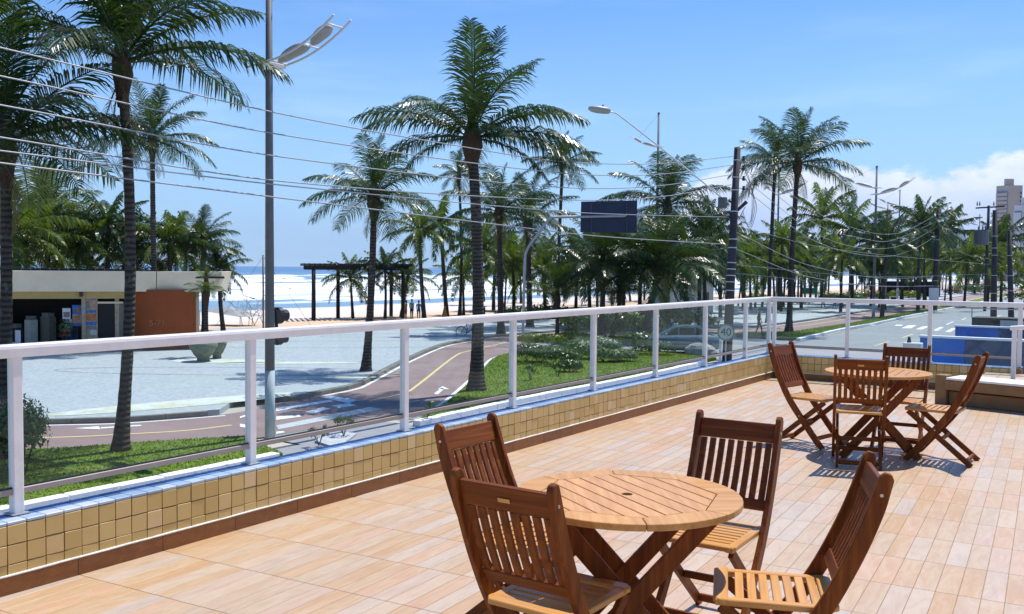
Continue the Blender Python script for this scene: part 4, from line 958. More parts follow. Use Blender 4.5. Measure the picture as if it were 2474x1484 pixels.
# ---------------------------------------------------------------- shrubs and small plants
def leaf_cloud(mb, c, r, n, sz, rnd, shell=.55, flat=0):
    c = Vector(c)
    for _ in range(n):
        d = Vector((rnd.gauss(0, 1), rnd.gauss(0, 1), rnd.gauss(0, 1))).normalized()
        if d.z < -.35: d.z *= -.5
        q = c + Vector((d.x * r[0], d.y * r[1], d.z * r[2])) * (shell + (1 - shell) * rnd.random() ** .5) * rnd.uniform(.9, 1.06)
        a = Vector((rnd.gauss(0, 1), rnd.gauss(0, 1), rnd.gauss(0, 1) + .3)).normalized(); b = d.cross(a)
        if b.length < .01: continue
        b.normalize(); a = (a - d * a.dot(d) * .5).normalized(); s = sz * rnd.uniform(.6, 1.3)
        mb.add([q - a * s, q + b * s * .45, q + a * s, q - b * s * .45], [(0, 1, 2, 3)])
def shrub(name, label, cat, base, blobs, n, sz, m, seed, stems=True, group=None):
    rnd = random.Random(seed); base = Vector(base); t = thing(name, label, cat, base, 0, group); mb = MB()
    tot = sum(r[0] * r[1] + r[2] * r[0] for _, r in blobs)
    for c, r in blobs: leaf_cloud(mb, Vector(c), r, int(n * (r[0] * r[1] + r[2] * r[0]) / tot), sz, rnd)
    mb.build('foliage', m, t)
    if stems:
        s = MB()
        for c, r in blobs:
            for k in range(5):
                a = rnd.uniform(0, 6.28); q = Vector(c) + Vector((math.cos(a) * r[0] * .6, math.sin(a) * r[1] * .6, 0))
                s.tube([Vector((c[0] * .9 + math.cos(a) * .06, c[1] * .9 + math.sin(a) * .06, -.05)), q], [.018, .006], 5)
        s.build('stems', M['bark_grey'], t)
    return t
b = V(52, 1160); b.z = G + .1
shrub('clipped_bush', 'round clipped bush with dark leaves at the left edge of the grass strip', 'bush', b, [((0, 0, .85), (.62, .55, .78)), ((-.55, .1, .7), (.6, .5, .65)), ((-1.2, 0, .75), (.7, .6, .7))], 5200, .055, M['shrub_leaf_dark'], 1)
hedge = [(1275, 880, .9, .75, 'shrub_leaf_dark', 'dark leafy hedge clump at the left end of the lawn island'), (1335, 888, 1.0, .75, 'shrub_leaf_dark', 'dark glossy hedge clump second from the left on the lawn island'),
         (1395, 872, 1.0, .8, 'shrub_leaf_pale', 'pale variegated hedge clump in the middle of the lawn island'), (1440, 862, 1.0, .85, 'shrub_leaf_pale', 'pale variegated hedge clump at the back of the lawn island'),
         (1462, 880, .7, .55, 'shrub_leaf_pale', 'low silvery shrub before the variegated hedge'), (1500, 878, .6, .5, 'shrub_leaf_pale', 'low silvery shrub at the right end of the hedge'), (1370, 905, .45, .45, 'shrub_leaf_dark', 'small bush in front of the hedge')]
for i, (x, y, r, h, m, lb) in enumerate(hedge):
    b = V(x, y); b.z = G + .11
    shrub('hedge_shrub', lb, 'shrub', b, [((0, 0, h * .55), (r, r * .8, h * .6)), ((r * .6, .2, h * .5), (r * .7, r * .7, h * .5))], 1500, .075, M[m], 20 + i)
low = [(1285, 836, 1.0, .55, 'shrub_leaf_lime', 'lime yellow ground shrub behind the hedge at left'), (1330, 838, 1.1, .6, 'shrub_leaf_lime', 'lime yellow ground shrub in the middle behind the hedge'), (1385, 832, 1.1, .7, 'shrub_leaf_lime', 'yellow green ground shrub near the young palm'),
       (1535, 850, 1.5, .95, 'shrub_leaf_dark', 'dark shrub in the palm shade left of the car'), (1580, 862, 1.2, .7, 'shrub_leaf_dark', 'low dark shrub in front of the car'), (1655, 845, .55, .9, 'shrub_leaf_dark', 'small leafy bush beside the rock before the car door')]
for i, (x, y, r, h, m, lb) in enumerate(low):
    b = V(x, y); b.z = G + .1
    shrub('low_shrub', lb, 'shrub', b, [((0, 0, h * .5), (r, r * .8, h * .55))], 1100, .085, M[m], 40 + i)
for i, (x, y, h, lb) in enumerate([(1281, 925, .45, 'thin dry sapling on the lawn island left of the small bush'), (1347, 915, .4, 'thin dry sapling at the middle of the lawn edge'), (830, 1058, .35, 'weed growing at the crossing ramp'), (1028, 1025, .4, 'weed beside the kerb end at the crossing'), (770, 1080, .3, 'weed in the gutter left of the ramp slab')]):
    b = V(x, y); b.z = G + .08; rnd = random.Random(i); t = thing('sapling', lb, 'plant', b); s = MB(); f = MB()
    for k in range(7):
        a = rnd.uniform(0, 6.28); q = Vector((math.cos(a) * .18, math.sin(a) * .18, h * rnd.uniform(.7, 1.2))); s.tube([(0, 0, -.05), q * .5 + Vector((0, 0, .05)), q], [.012, .008, .004], 4); leaf_cloud(f, q, (.12, .12, .12), 16, .05, rnd)
    s.build('stems', M['dry_twig'], t); f.build('foliage', M['shrub_leaf_dark'], t)
sp = V(1395, 850); t = thing('spiky_plant', 'grey green spiky plant between hedge and lime shrubs', 'plant', sp); s = MB(); rnd = random.Random(4)
for k in range(46):
    a = rnd.uniform(0, 6.28); e = rnd.uniform(.3, 1.3); d = Vector((math.cos(a) * math.cos(e), math.sin(a) * math.cos(e), math.sin(e))); w_ = Vector((-math.sin(a), math.cos(a), 0)) * .035
    s.add([w_ + Vector((0, 0, .1)), -w_ + Vector((0, 0, .1)), d * .55 - w_ * .9 + Vector((0, 0, .1)), d * .55 + w_ * .9 + Vector((0, 0, .1)), d * 1.0 + Vector((0, 0, -.02))], [(0, 1, 2, 3), (3, 2, 4)])
s.build('leaves', M['shrub_leaf_pale'], t)
rk = V(1690, 862); t = thing('garden_rock', 'pale grey rock on the lawn in front of the car', 'rock', rk); m = MB().ball((0, 0, .25), (.85, .55, .42), 12, 8); rnd = random.Random(2)
for v in m.v: v += Vector((rnd.uniform(-1, 1), rnd.uniform(-1, 1), rnd.uniform(-1, 1))) * .06
m.build('stone', M['rock'], t)
# bare shrub on the beach edge
b = V(612, 782); t = thing('bare_shrub', 'leafless twiggy shrub on the sand edge beside the thin mast', 'shrub', b); rnd = random.Random(12); s = MB()
def twig(p, d, l, r, lv):
    q = p + d * l; mid = p + d * l * .5 + Vector((rnd.uniform(-1, 1), rnd.uniform(-1, 1), rnd.uniform(-.5, 1))) * l * .08; s.tube([p, mid, q], [r, r * .8, r * .6], 4)
    if lv:
        for _ in range(rnd.choice((2, 2, 3))): twig(q if rnd.random() < .7 else mid, (d + Vector((rnd.uniform(-1, 1), rnd.uniform(-1, 1), rnd.uniform(-.35, .7))) * .8).normalized(), l * rnd.uniform(.6, .85), r * .6, lv - 1)
for k in range(6): twig(Vector((rnd.uniform(-1.4, 1.4), rnd.uniform(-.6, .6), -.2)), Vector((rnd.uniform(-1, 1), rnd.uniform(-.8, .8), rnd.uniform(.7, 1.3))).normalized(), 1.1, .035, 4)
s.build('branches', M['dry_twig'], t)
# broadleaf tree at the far right edge
b = V(2474, 745); t = thing('leafy_tree', 'yellow green broadleaf tree at the right edge beyond the poles', 'tree', b); rnd = random.Random(6); mb = MB()
for k in range(26): leaf_cloud(mb, (rnd.uniform(-2.0, 2.6), rnd.uniform(-2.2, 2.2), rnd.uniform(1.2, 6.4)), (1.1, 1.1, .8), 110, .22, rnd)
mb.build('crown', M['shrub_leaf_lime'], t); MB().tube([(0, 0, -.1), (.1, 0, 1.6), (0, .2, 4)], [.22, .16, .06], 8).build('trunk', M['bark_grey'], t, smooth=True)
for i, (x, y, r, h, lb) in enumerate([(1430, 812, 2.0, 1.5, 'dark undergrowth bush beneath the palms under the blue sign'), (1500, 808, 2.2, 1.7, 'dark undergrowth bush between the low palms'), (1570, 800, 2.2, 1.9, 'dark undergrowth bush behind the low broad palm'), (1640, 800, 2.0, 1.8, 'dark undergrowth bush before the white hut'), (1395, 800, 1.8, 1.2, 'dark undergrowth bush right of the young palm'),
        (1250, 775, 2.2, 1.2, 'green undergrowth bush at the foot of the middle grove'), (1330, 772, 2.4, 1.3, 'green undergrowth bush right in the middle grove'), (2080, 728, 3.0, 1.6, 'dark bush behind the promenade walkers'), (2030, 731, 2.6, 1.3, 'dark bush left behind the thick palm'), (2330, 713, 3.5, 2.4, 'dark bush beyond the second pole'), (2375, 712, 3.5, 2.6, 'dark bush left of the crossarm pole foot'), (1900, 738, 2.2, 1.2, 'low bush behind the strip palms')]):
    b = V(x, y); shrub('undergrowth_bush', lb, 'bush', b, [((0, 0, h * .5), (r, r * .8, h * .55)), ((r * .7, .4, h * .4), (r * .7, r * .6, h * .45))], 700, .20, M['shrub_leaf_dark'], 140 + i, False)
# flower beds far along the promenade
for i, (x, y, m, lb) in enumerate([(2100, 727, 'shrub_leaf_red', 'red flowering bed beside the third lamp post'), (2170, 722, 'shrub_leaf_lime', 'yellow green bed in front of the far hut'), (2200, 723, 'shrub_leaf_lime', 'lime bed left of the second pole'), (2005, 730, 'shrub_leaf_lime', 'lime bed left behind the walkers'), (2300, 712, 'shrub_leaf_red', 'reddish bed right of the second pole'), (2345, 709, 'shrub_leaf_lime', 'far yellow bed at the grove end'), (1830, 733, 'shrub_leaf_lime', 'small yellow bed right of the utility pole'), (2120, 724, 'shrub_leaf_red', 'brown red shrub bed under the dark palm')]):
    b = V(x, y); shrub('flower_bed', lb, 'flower bed', b, [((0, 0, .55), (1.9, 1.0, .9))], 420, .2, M[m], 70 + i, False)
# ---------------------------------------------------------------- street things
def text_mesh(s, size, name, m, depth_=.004):
    cu = bpy.data.curves.new('txt', 'FONT'); cu.body = s; cu.size = size; cu.align_x = 'CENTER'; cu.align_y = 'CENTER'; cu.extrude = depth_
    o = bpy.data.objects.new('txt', cu); col.objects.link(o); bpy.context.view_layer.update()
    me = bpy.data.meshes.new_from_object(o.evaluated_get(bpy.context.evaluated_depsgraph_get())); bpy.data.objects.remove(o)
    me.name = name; me.materials.clear(); me.materials.append(m); return me
def facing(p):                                       # turn about z so that local -y looks at the terrace
    d = Vector((CAM.x - p.x, CAM.y - p.y)); return math.atan2(d.x, -d.y)
XP = Vector((1, 0, 0))
# --- lamp posts with two curved arms
def lamp_arm(t, z, sgn, L, rise, tail):
    a = []; n = 14; root = []
    for s_ in (-1, 1):
        pts = []
        for i in range(n + 1):
            u = -tail + (L + tail) * i / n; pts.append((sgn * u, s_ * .28, z + rise * max(0, (u + .15) / L) ** 2.1 + (-.05 * (u < 0) * u / -tail if u < 0 else 0)))
        MB().tube(pts, .028, 7).build('arm_tube', M['lamp_tube'], t, smooth=True)
    zc = lambda u: z + rise * max(0, (u + .15) / L) ** 2.1
    for u in (.35, L * .58, L * .9): MB().tube([(sgn * u, -.28, zc(u)), (sgn * u, .28, zc(u))], .024, 6).build('arm_bar', M['lamp_tube'], t, smooth=True)
    for u0, u1 in ((.38, L * .56), (L * .60, L * .86)):
        p0 = Vector((sgn * u0, 0, zc(u0) + .03)); p1 = Vector((sgn * u1, 0, zc(u1) + .03)); q = []
        for i in range(9):
            f = i / 8; q.append(p0.lerp(p1, f) + Vector((0, 0, .06 * math.sin(math.pi * f))))
        r = [.06, .11, .135, .145, .15, .15, .14, .11, .05]
        m = MB().tube(q, r, 10); m.build('lamp_head', M['lamp_head'], t, smooth=True)
    MB().box((sgn * .1, 0, z - .02), (.34, .62, .09)).build('arm_bracket', M['lamp_tube'], t, bevel=.01)
def lamp_post(base, h, z_low, z_high, r, label, L=2.2, rise=1.25, lean=(0, 0)):
    t = thing('lamp_post', label, 'street lamp', base, 0, 'promenade lamp posts')
    zb = min(1.75, h * .14)
    MB().tube([(0, 0, -.1), (0, 0, zb)], [r * 1.08, r * 1.06], 14).build('painted_base', M['lamp_post_base'], t, smooth=True)
    MB().tube([(0, 0, zb), (lean[0], lean[1], h)], [r * 1.04, r * .6], 14).build('shaft', M['lamp_post_grey'], t, smooth=True)
    MB().tube([(lean[0], lean[1], h - .02), (lean[0], lean[1], h + .12)], r * .75, 10).build('cap', M['lamp_post_grey'], t)
    lamp_arm(t, z_low, 1, L, rise, .5); lamp_arm(t, z_high, -1, L, rise, .5)
    MB().tube([(lean[0], lean[1], h), (-L * .8, 0, z_high + rise * .62)], .008, 5).build('stay_wire', M['wire_black'], t)
    return t
b = V(652, 1064); zz = lambda x, y: UP(b, x, y).z - G
lamp_post(b, zz(655, 158) + 3.6, zz(655, 166), zz(655, 165) + 1.72, .115, 'near grey lamp post with curved double arms rising out of the top of the picture', 2.45, .72)
b = V(1584, 752); b = DV(1584, 646 + (CH - G) * FV / 92, 92); zt = lambda y: DV(1587, y, 92).z - G
lamp_post(b, zt(284), zt(434), zt(362), .16, 'tall lamp post with curved arms rising behind the blue sign', 3.0, 1.1)
for x, ytop, yl, yh, yb, lb in [(2109, 406, 470, 455, 806 - 40, 'third lamp post standing before the cloud bank'), (2167, 462, 512, 498, 724, 'fourth lamp post right of the third, lamps both ways'), (2139, 490, 520, 506, 716, 'thin far lamp post between the third and fourth'), (1875, 420, 470, 452, 742, 'lamp post hidden between the two strip palm trunks'), (2361, 520, 560, 545, 708, 'far lamp post left of the crossarm pole')]:
    b = V(x, yb); z_ = lambda y: UP(b, x, y).z - G
    lamp_post(b, z_(ytop), z_(yl), z_(yh), .14, lb, 3.4, 1.3)
# --- traffic signal fixed beside the near lamp post
b = V(668, 1052); t = thing('traffic_signal', 'black traffic signal with round heads beside the near lamp post', 'traffic light', b)
zs = lambda y: UP(b, 668, y).z - G
MB().tube([(0, 0, zs(832)), (0, 0, zs(742))], .045, 8).build('mounting_bar', M['signal_black'], t, smooth=True)
for y in (745, 828): MB().bar(Vector((0, 0, zs(y))), V(652, 1064) - b + Vector((0, 0, zs(y))), .04, .04).build('bracket', M['signal_black'], t)
for y, r in ((762, .215), (818, .165)):
    z = zs(y); MB().tube([(.02, -.02, z), (.02, .10, z)], r, 18).build('back_plate', M['signal_black'], t)
    MB().tube([(.02, .10, z), (.02, .30, z)], [r * .7, r * .72], 14, cap=False).build('visor', M['signal_black'], t)
# --- utility poles
def pole(base, top, r0, r1, label, bands, group='utility poles'):
    t = thing('utility_pole', label, 'utility pole', base, 0, group); d = top - base
    MB().tube([Vector((0, 0, -.2)), d * .5, d], [r0, (r0 + r1) / 2, r1], 12).build('shaft', M['pole_concrete'], t, smooth=True)
    for f in bands: MB().tube([d * f - d * .0022, d * f + d * .0022], (r0 + (r1 - r0) * f) * 1.07, 12).build('band', M['galvanised'], t)
    return t, d
PB1 = V(1755, 872); PT1 = UP(PB1, 1781, 357)
p1, d1 = pole(PB1, PT1, .235, .155, 'dark utility pole with the street light arm right of the grove', (.33, .37, .40, .43, .46, .53, .57, .70, .80, .94, .86))
hd = UP(PB1, 1424, 263); el = UP(PB1, 1757, 490); e2 = UP(PB1, 1500, 283); e3 = UP(PB1, 1470, 270)
arm = [el - PB1, (el.lerp(e2, .5)) - PB1 + Vector((0, 0, .05)), e2 - PB1, (e2.lerp(e3, .6)) - PB1 + Vector((0, 0, .04)), e3 - PB1]
MB().tube(spline(arm, 5), .035, 8).build('lamp_arm', M['lamp_tube'], p1, smooth=True)
h0 = e3 - PB1 + CR * .1; h1 = hd - PB1 - CR * .06
lh = MB().tube([h0.lerp(h1, f) + Vector((0, 0, .02)) for f in (0, .08, .3, .6, .85, 1)], [.05, .14, .17, .18, .15, .07], 12); lh.build('lamp_head', M['lamp_head'], p1, smooth=True)
MB().tube([h0.lerp(h1, .35) + Vector((0, 0, .16)), h0.lerp(h1, .35) + Vector((0, 0, .27))], .04, 8).build('photocell', M['insulator'], p1)
MB().box(UP(PB1, 1745, 490) - PB1, (.35, .3, .5)).build('bracket_box', M['transformer_grey'], p1)
a = UP(PB1, 1768, 520) - PB1; b_ = UP(PB1, 1803, 488) - PB1; MB().tube([a, b_], [.07, .09], 8).build('side_arm', M['pole_concrete'], p1)
MB().tube([UP(PB1, 1742, 524) - PB1, UP(PB1, 1772, 524) - PB1], .07, 8).build('side_arm', M['pole_concrete'], p1)
for y in (383, 405, 431, 455):
    q = UP(PB1, 1796, y) - PB1; MB().tube([q - Vector((0, 0, .12)), q - Vector((0, 0, .05)), q, q + Vector((0, 0, .10))], [.05, .10, .05, .07], 8).build('insulator', M['insulator'], p1)
    MB().tube([UP(PB1, 1782, y) - PB1, q], .025, 5).build('insulator_pin', M['galvanised'], p1)
rnd = random.Random(8)
for k in range(4):
    q0 = UP(PB1, 1796 + k * 2, 390 + 20 * k) - PB1; q1 = UP(PB1, 1815 + k * 4, 460 + 12 * k) - PB1; q2 = UP(PB1, 1812, 535 + k * 6) - PB1; q3 = UP(PB1, 1786 + k * 3, 530 - k * 5) - PB1; q4 = UP(PB1, 1800, 500) - PB1
    MB().tube(spline([q0, q1, q2, q3, q4], 6), .014, 5).build('drop_cable', M['wire_black'], p1, smooth=True)
PB2 = V(2256, 753); PT2 = UP(PB2, 2266, 506)
p2, d2 = pole(PB2, PT2, .30, .22, 'second utility pole further along the road with a grey notice', (.3, .5, .7, .9, .95))
MB().box(UP(PB2, 2252, 715) - PB2 + Vector((.2, -.35, 0)), (1.0, .06, 1.75)).build('notice_board', M['white_plastic'], p2)
PB3 = V(2399, 795); PT3 = UP(PB3, 2403, 508)
p3, d3 = pole(PB3, PT3, .24, .17, 'thick dark pole at the right before the transformer pole', (.45, .62, .68, .78, .3))
PB4 = V(2443, 800); PT4 = UP(PB4, 2437, 557)
p4, d4 = pole(PB4, PT4, .22, .15, 'dark pole next to the right edge with a bent top', (.4, .55, .75))
PB5 = V(2378, 752); PT5 = UP(PB5, 2388, 497)
p5, d5 = pole(PB5, PT5, .17, .14, 'pole with wooden crossarm and transformer before the tower', (.5, .7))
MB().bar(UP(PB5, 2357, 503) - PB5, UP(PB5, 2426, 499) - PB5, .14, .16).build('crossarm', M['pole_concrete'], p5)
for x in (2360, 2366, 2400): q = UP(PB5, x, 497) - PB5; MB().tube([q, q + Vector((0, 0, .25)), q + Vector((0, 0, .45))], [.09, .06, .03], 7).build('insulator', M['insulator'], p5)
q = UP(PB5, 2370, 572) - PB5; m = MB().lathe([(.0, -.95), (.75, -.9), (.78, .6), (.70, .75), (.0, .8)], q, 14); m.build('transformer_tank', M['transformer_grey'], p5, smooth=False)
for k in (-.3, .1, .4): MB().tube([q + Vector((k, 0, .75)), q + Vector((k, 0, 1.15))], [.10, .05], 7).build('bushing', M['insulator'], p5)
# --- overhead wires, each a thing of its own
def wire(name, label, A, B, ctrl, r, extend=None):
    pts = [PP(x, y, A, B) for x, y in ctrl]
    d = (B - A); d.z = 0; d.normalize(); s = [(p - A).dot(d) for p in pts]; zs_ = [p.z for p in pts]
    def z_at(u):                                     # smooth interpolation through the sighted heights
        n = len(s); i = max(0, min(n - 2, next((k for k in range(n - 1) if s[k] <= u <= s[k + 1]), 0 if u < s[0] else n - 2)))
        sl = [(zs_[min(k + 1, n - 1)] - zs_[max(k - 1, 0)]) / (s[min(k + 1, n - 1)] - s[max(k - 1, 0)]) for k in range(n)]
        h = s[i + 1] - s[i]; f = (u - s[i]) / h
        return (2 * f ** 3 - 3 * f * f + 1) * zs_[i] + (f ** 3 - 2 * f * f + f) * h * sl[i] + (-2 * f ** 3 + 3 * f * f) * zs_[i + 1] + (f ** 3 - f * f) * h * sl[i + 1]
    u0, u1 = s[0], s[-1]
    if extend is not None: u0 -= extend
    N = 60; out = []
    for i in range(N + 1):
        u = u0 + (u1 - u0) * i / N; z = z_at(u) if u >= s[0] else zs_[0] + (zs_[1] - zs_[0]) / (s[1] - s[0]) * (u - s[0]); out.append((A.x + d.x * u, A.y + d.y * u, z))
    t = thing(name, label, 'wire', (out[0][0], out[0][1], out[0][2])); MB().tube(out, r, 5).build('cable', M['wire_line'], t, smooth=True, world=True)
simple('wire_line', (.30, .31, .34), .45, .2, var=.08)
PL0 = Vector((-16.9, 2.0, 0)); P1a = Vector((PT1.x, PT1.y, 0))
W = [([(0, 115.5), (676, 275), (1100, 352), (1352, 390), (1584, 396), (1773, 378)], .016, 'topmost overhead wire crossing the sky to the pole'), ([(0, 184), (676, 325.5), (1352, 418), (1584, 422), (1770, 399)], .016, 'second overhead wire from the top'),
     ([(0, 254), (676, 379), (1352, 453), (1584, 450), (1768, 422)], .016, 'third overhead wire from the top'), ([(0, 332), (676, 438), (1352, 483), (1584, 477), (1765, 447)], .016, 'fourth overhead wire from the top'),
     ([(0, 364.5), (676, 447.5), (1352, 511), (1520, 519), (1760, 525)], .015, 'fifth thin overhead wire below the four power wires'), ([(0, 394), (676, 478.5), (982, 516), (1218, 545), (1446, 571), (1745, 590)], .017, 'lowest dark overhead cable on the left')]
for c, r, lb in W: wire('overhead_wire', lb, PL0, P1a, c, r, 4)
P2a = Vector((PT2.x, PT2.y, 0)); P3a = Vector((PT3.x, PT3.y, 0)); P5a = Vector((PT5.x, PT5.y, 0))
W2 = [([(1797, 386), (1973, 513), (2036, 543), (2129, 566), (2188, 558), (2262, 519)], 'upper sagging wire from the lamp pole to the second pole'), ([(1797, 408), (1973, 543), (2072, 574), (2150, 582), (2262, 535)], 'second sagging wire from the lamp pole to the second pole'),
      ([(1797, 433), (1973, 566), (2091, 600), (2180, 592), (2262, 550)], 'third sagging wire from the lamp pole to the second pole'), ([(1797, 457), (1973, 585), (2129, 620), (2200, 605), (2262, 570)], 'lowest sagging wire from the lamp pole to the second pole'),
      ([(1775, 560), (1950, 640), (2130, 672), (2256, 668)], 'telephone cable low between the lamp pole and the second pole'), ([(1772, 600), (1950, 668), (2130, 692), (2256, 690)], 'lower telephone cable between the two poles')]
for c, lb in W2: wire('overhead_wire', lb, P1a, P2a, c, .015)
for c, lb in [([(2268, 525), (2320, 578), (2360, 590), (2396, 586)], 'upper wire from the second pole to the crossarm pole'), ([(2268, 545), (2320, 606), (2360, 620), (2396, 612)], 'lower wire from the second pole to the crossarm pole')]: wire('overhead_wire', lb, P2a, P5a, c, .02)
for c, lb in [([(1775, 640), (2100, 668), (2396, 662)], 'flat telephone cable from the lamp pole to the thick right pole'), ([(1772, 660), (2100, 690), (2396, 690)], 'lower flat telephone cable to the thick right pole'), ([(1775, 545), (2000, 600), (2396, 640)], 'upper flat cable from the lamp pole to the thick right pole')]: wire('overhead_wire', lb, P1a, P3a, c, .010)
# --- overhead road sign seen from behind
b = V(1262, 838); b = DV(1262, 649 + (CH - G) * FV / 54, 54); t = thing('overhead_sign', 'dark blue overhead road sign seen from behind on a bent pole', 'road sign', b)
u = lambda x, y: DV(x, y, 54) - b
MB().tube(spline([Vector((0, 0, -.1)), u(1264, 750), u(1267, 650), u(1272, 606), u(1300, 565), u(1326, 530), u(1345, 525), u(1420, 524), u(1510, 522)], 5), .075, 10).build('bent_pole', M['grey_steel'], t, smooth=True)
tl, tr_, bl, br = u(1404, 487), u(1540, 484), u(1402, 561), u(1538, 563); off = CF * .14; off.z = 0
m = MB(); m.add([tl + off, tr_ + off, br + off, bl + off, tl + off * 1.3, tr_ + off * 1.3, br + off * 1.3, bl + off * 1.3], [(0, 1, 2, 3), (7, 6, 5, 4), (0, 4, 5, 1), (1, 5, 6, 2), (2, 6, 7, 3), (3, 7, 4, 0)]); m.build('panel', M['sign_back'], t, recalc=True)
for x in (1428, 1514): MB().bar(u(x, 490) + off * .7, u(x, 559) + off * .7, .05, .05, CF).build('back_rib', M['sign_rib'] if 'sign_rib' in M else simple('sign_rib', (.05, .06, .10), .5), t)
MB().bar(u(1408, 522) + off * .55, u(1514, 521) + off * .55, .06, .06, CF).build('back_rib', M['grey_steel'], t)
# --- speed limit sign
b = V(1752, 876); t = thing('speed_sign', 'round speed limit sign reading 40 in front of the utility pole', 'road sign', b, facing(b)); zc = UP(b, 1754, 803).z - G
MB().tube([(0, .04, -.1), (0, .04, zc + .2)], .03, 8).build('post', M['galvanised'], t)
MB().tube([(0, 0, zc), (0, -.012, zc)], .40, 32).build('disc', M['sign_face'], t)
n = 32; ringm = MB()
for k in range(n):
    a0, a1 = 2 * math.pi * k / n, 2 * math.pi * (k + 1) / n; f = lambda r, a, y: (r * math.cos(a), y, zc + r * math.sin(a))
    ringm.add([f(.335, a0, -.0135), f(.40, a0, -.0135), f(.40, a1, -.0135), f(.335, a1, -.0135)], [(0, 1, 2, 3)])
ringm.build('red_ring', simple('sign_ring', (.16, .16, .13), .6), t)
o = link('numerals', text_mesh('40', .50, 'numerals', M['print_black']), t, (0, -.016, zc)); o.rotation_euler = (R_(90), 0, 0)
MB().box((-.25, .02, .55), (.10, .10, 1.1)).build('marker_post', M['white_plastic'], t)
# --- pergola
pb = [V(757, 774), V(973, 770), V(825, 769), V(910, 772)]
A_ = DV(757, 647 + (CH - G) * FV / 79, 79); B_ = DV(973, 648 + (CH - G) * FV / 81, 81); ux = (B_ - A_); Lx = ux.length; ux.normalize(); uy = Vector((-ux.y, ux.x, 0)); uy = uy if uy.dot(CF) > 0 else -uy
t = thing('pergola', 'dark timber pergola with open slatted roof on the beach edge', 'pergola', A_)
H_ = 4.15
for fx, fy in ((0, 0), (Lx, 0), (Lx * .30, 2.6), (Lx * .69, 2.6), (Lx * .62, 0), (0.02 * Lx + .2, 5.0), (Lx - .3, 5.0)):
    p = ux * fx + uy * fy; MB().tube([p + Vector((0, 0, -.3)), p + Vector((0, 0, H_))], [.17, .15], 10).build('post', M['dark_timber'], t, smooth=True)
for fy in (0, 2.6, 5.0): MB().bar(ux * -.55 + uy * fy + Vector((0, 0, H_ + .16)), ux * (Lx + .5) + uy * fy + Vector((0, 0, H_ + .16)), .16, .32).build('beam', M['dark_timber'], t)
for k in range(22): q = ux * (-.75 + (Lx + 1.4) * k / 21); MB().bar(q + uy * -.7 + Vector((0, 0, H_ + .43)), q + uy * 5.7 + Vector((0, 0, H_ + .43)), .10, .22).build('rafter', M['dark_timber'], t)
# --- kiosk
KA, KB = V(28, 856), V(324, 850); kx = (KB - KA).normalized(); ky = Vector((-kx.y, kx.x, 0)); ky = ky if ky.dot(CF) > 0 else -ky
t = thing('beach_kiosk', 'beach kiosk with cream roof band, open dark shop front and rust brown wall', 'kiosk', KA)
def K(x, y): p = PP(x, y, KA, KB); return (p - KA).dot(kx), p.z - G
def kbox(name, m, u0, u1, z0, z1, v0, v1, par=t): MB().add([kx * u + ky * v + Vector((0, 0, z)) for u in (u0, u1) for v in (v0, v1) for z in (z0, z1)], [(0, 1, 3, 2), (4, 6, 7, 5), (0, 4, 5, 1), (2, 3, 7, 6), (0, 2, 6, 4), (1, 5, 7, 3)]).build(name, m, par, recalc=True, bevel=.01); 
uL = -6.0; u200 = K(200, 800)[0]; u236 = K(236, 800)[0]; u267 = K(267, 800)[0]; u293 = K(293, 800)[0]; u324 = K(324, 800)[0]; u470 = K(470, 800)[0]; u525 = K(527, 800)[0]
zt = K(150, 654)[1]; zb = K(150, 704)[1]; zy = K(150, 722)[1]
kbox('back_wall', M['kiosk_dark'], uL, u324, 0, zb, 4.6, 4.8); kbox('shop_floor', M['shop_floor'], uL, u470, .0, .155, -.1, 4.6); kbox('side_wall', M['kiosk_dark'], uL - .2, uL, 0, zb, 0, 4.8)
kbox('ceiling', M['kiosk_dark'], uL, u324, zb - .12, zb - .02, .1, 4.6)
kbox('lintel', M['kiosk_yellow'], uL, u324, zy, zb + .03, -.05, .25)
kbox('column', M['kiosk_tan'], u200 - .05, u200 + .14, 0, zy, -.02, .2)
kbox('poster_wall', M['kiosk_tan'], u200 + .142, u236, 0, zy, .05, .15)
for (x0, x1, y0, y1, m) in [(204, 214, 717, 722, 'poster_yellow'), (216, 233, 717, 725, 'poster_blue'), (205, 217, 728, 748, 'poster_grey'), (218, 232, 727, 748, 'poster_pink'), (205, 233, 749, 757, 'poster_blue'), (205, 233, 758, 776, 'poster_orange'), (205, 234, 777, 787, 'poster_blue'), (206, 233, 788, 796, 'poster_grey'), (217, 235, 797, 811, 'poster_paper')]:
    a_, z1_ = K(x0, y0); b2, z0_ = K(x1, y1); kbox('poster', M[m], a_ + .02, b2 - .02, z0_ + .02, z1_ - .02, .03, .047)
kbox('door_head', M['kiosk_cream'], u236, u293 + .1, K(250, 734)[1], K(250, 729)[1], .0, .12)
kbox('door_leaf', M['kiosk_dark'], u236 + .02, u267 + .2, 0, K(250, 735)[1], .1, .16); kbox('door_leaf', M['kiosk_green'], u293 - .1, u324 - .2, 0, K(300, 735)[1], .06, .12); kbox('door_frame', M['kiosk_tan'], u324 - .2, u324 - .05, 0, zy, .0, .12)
kbox('door_frame', M['kiosk_tan'], u267 + .2, u293 - .1, 0, zy, .06, .12)
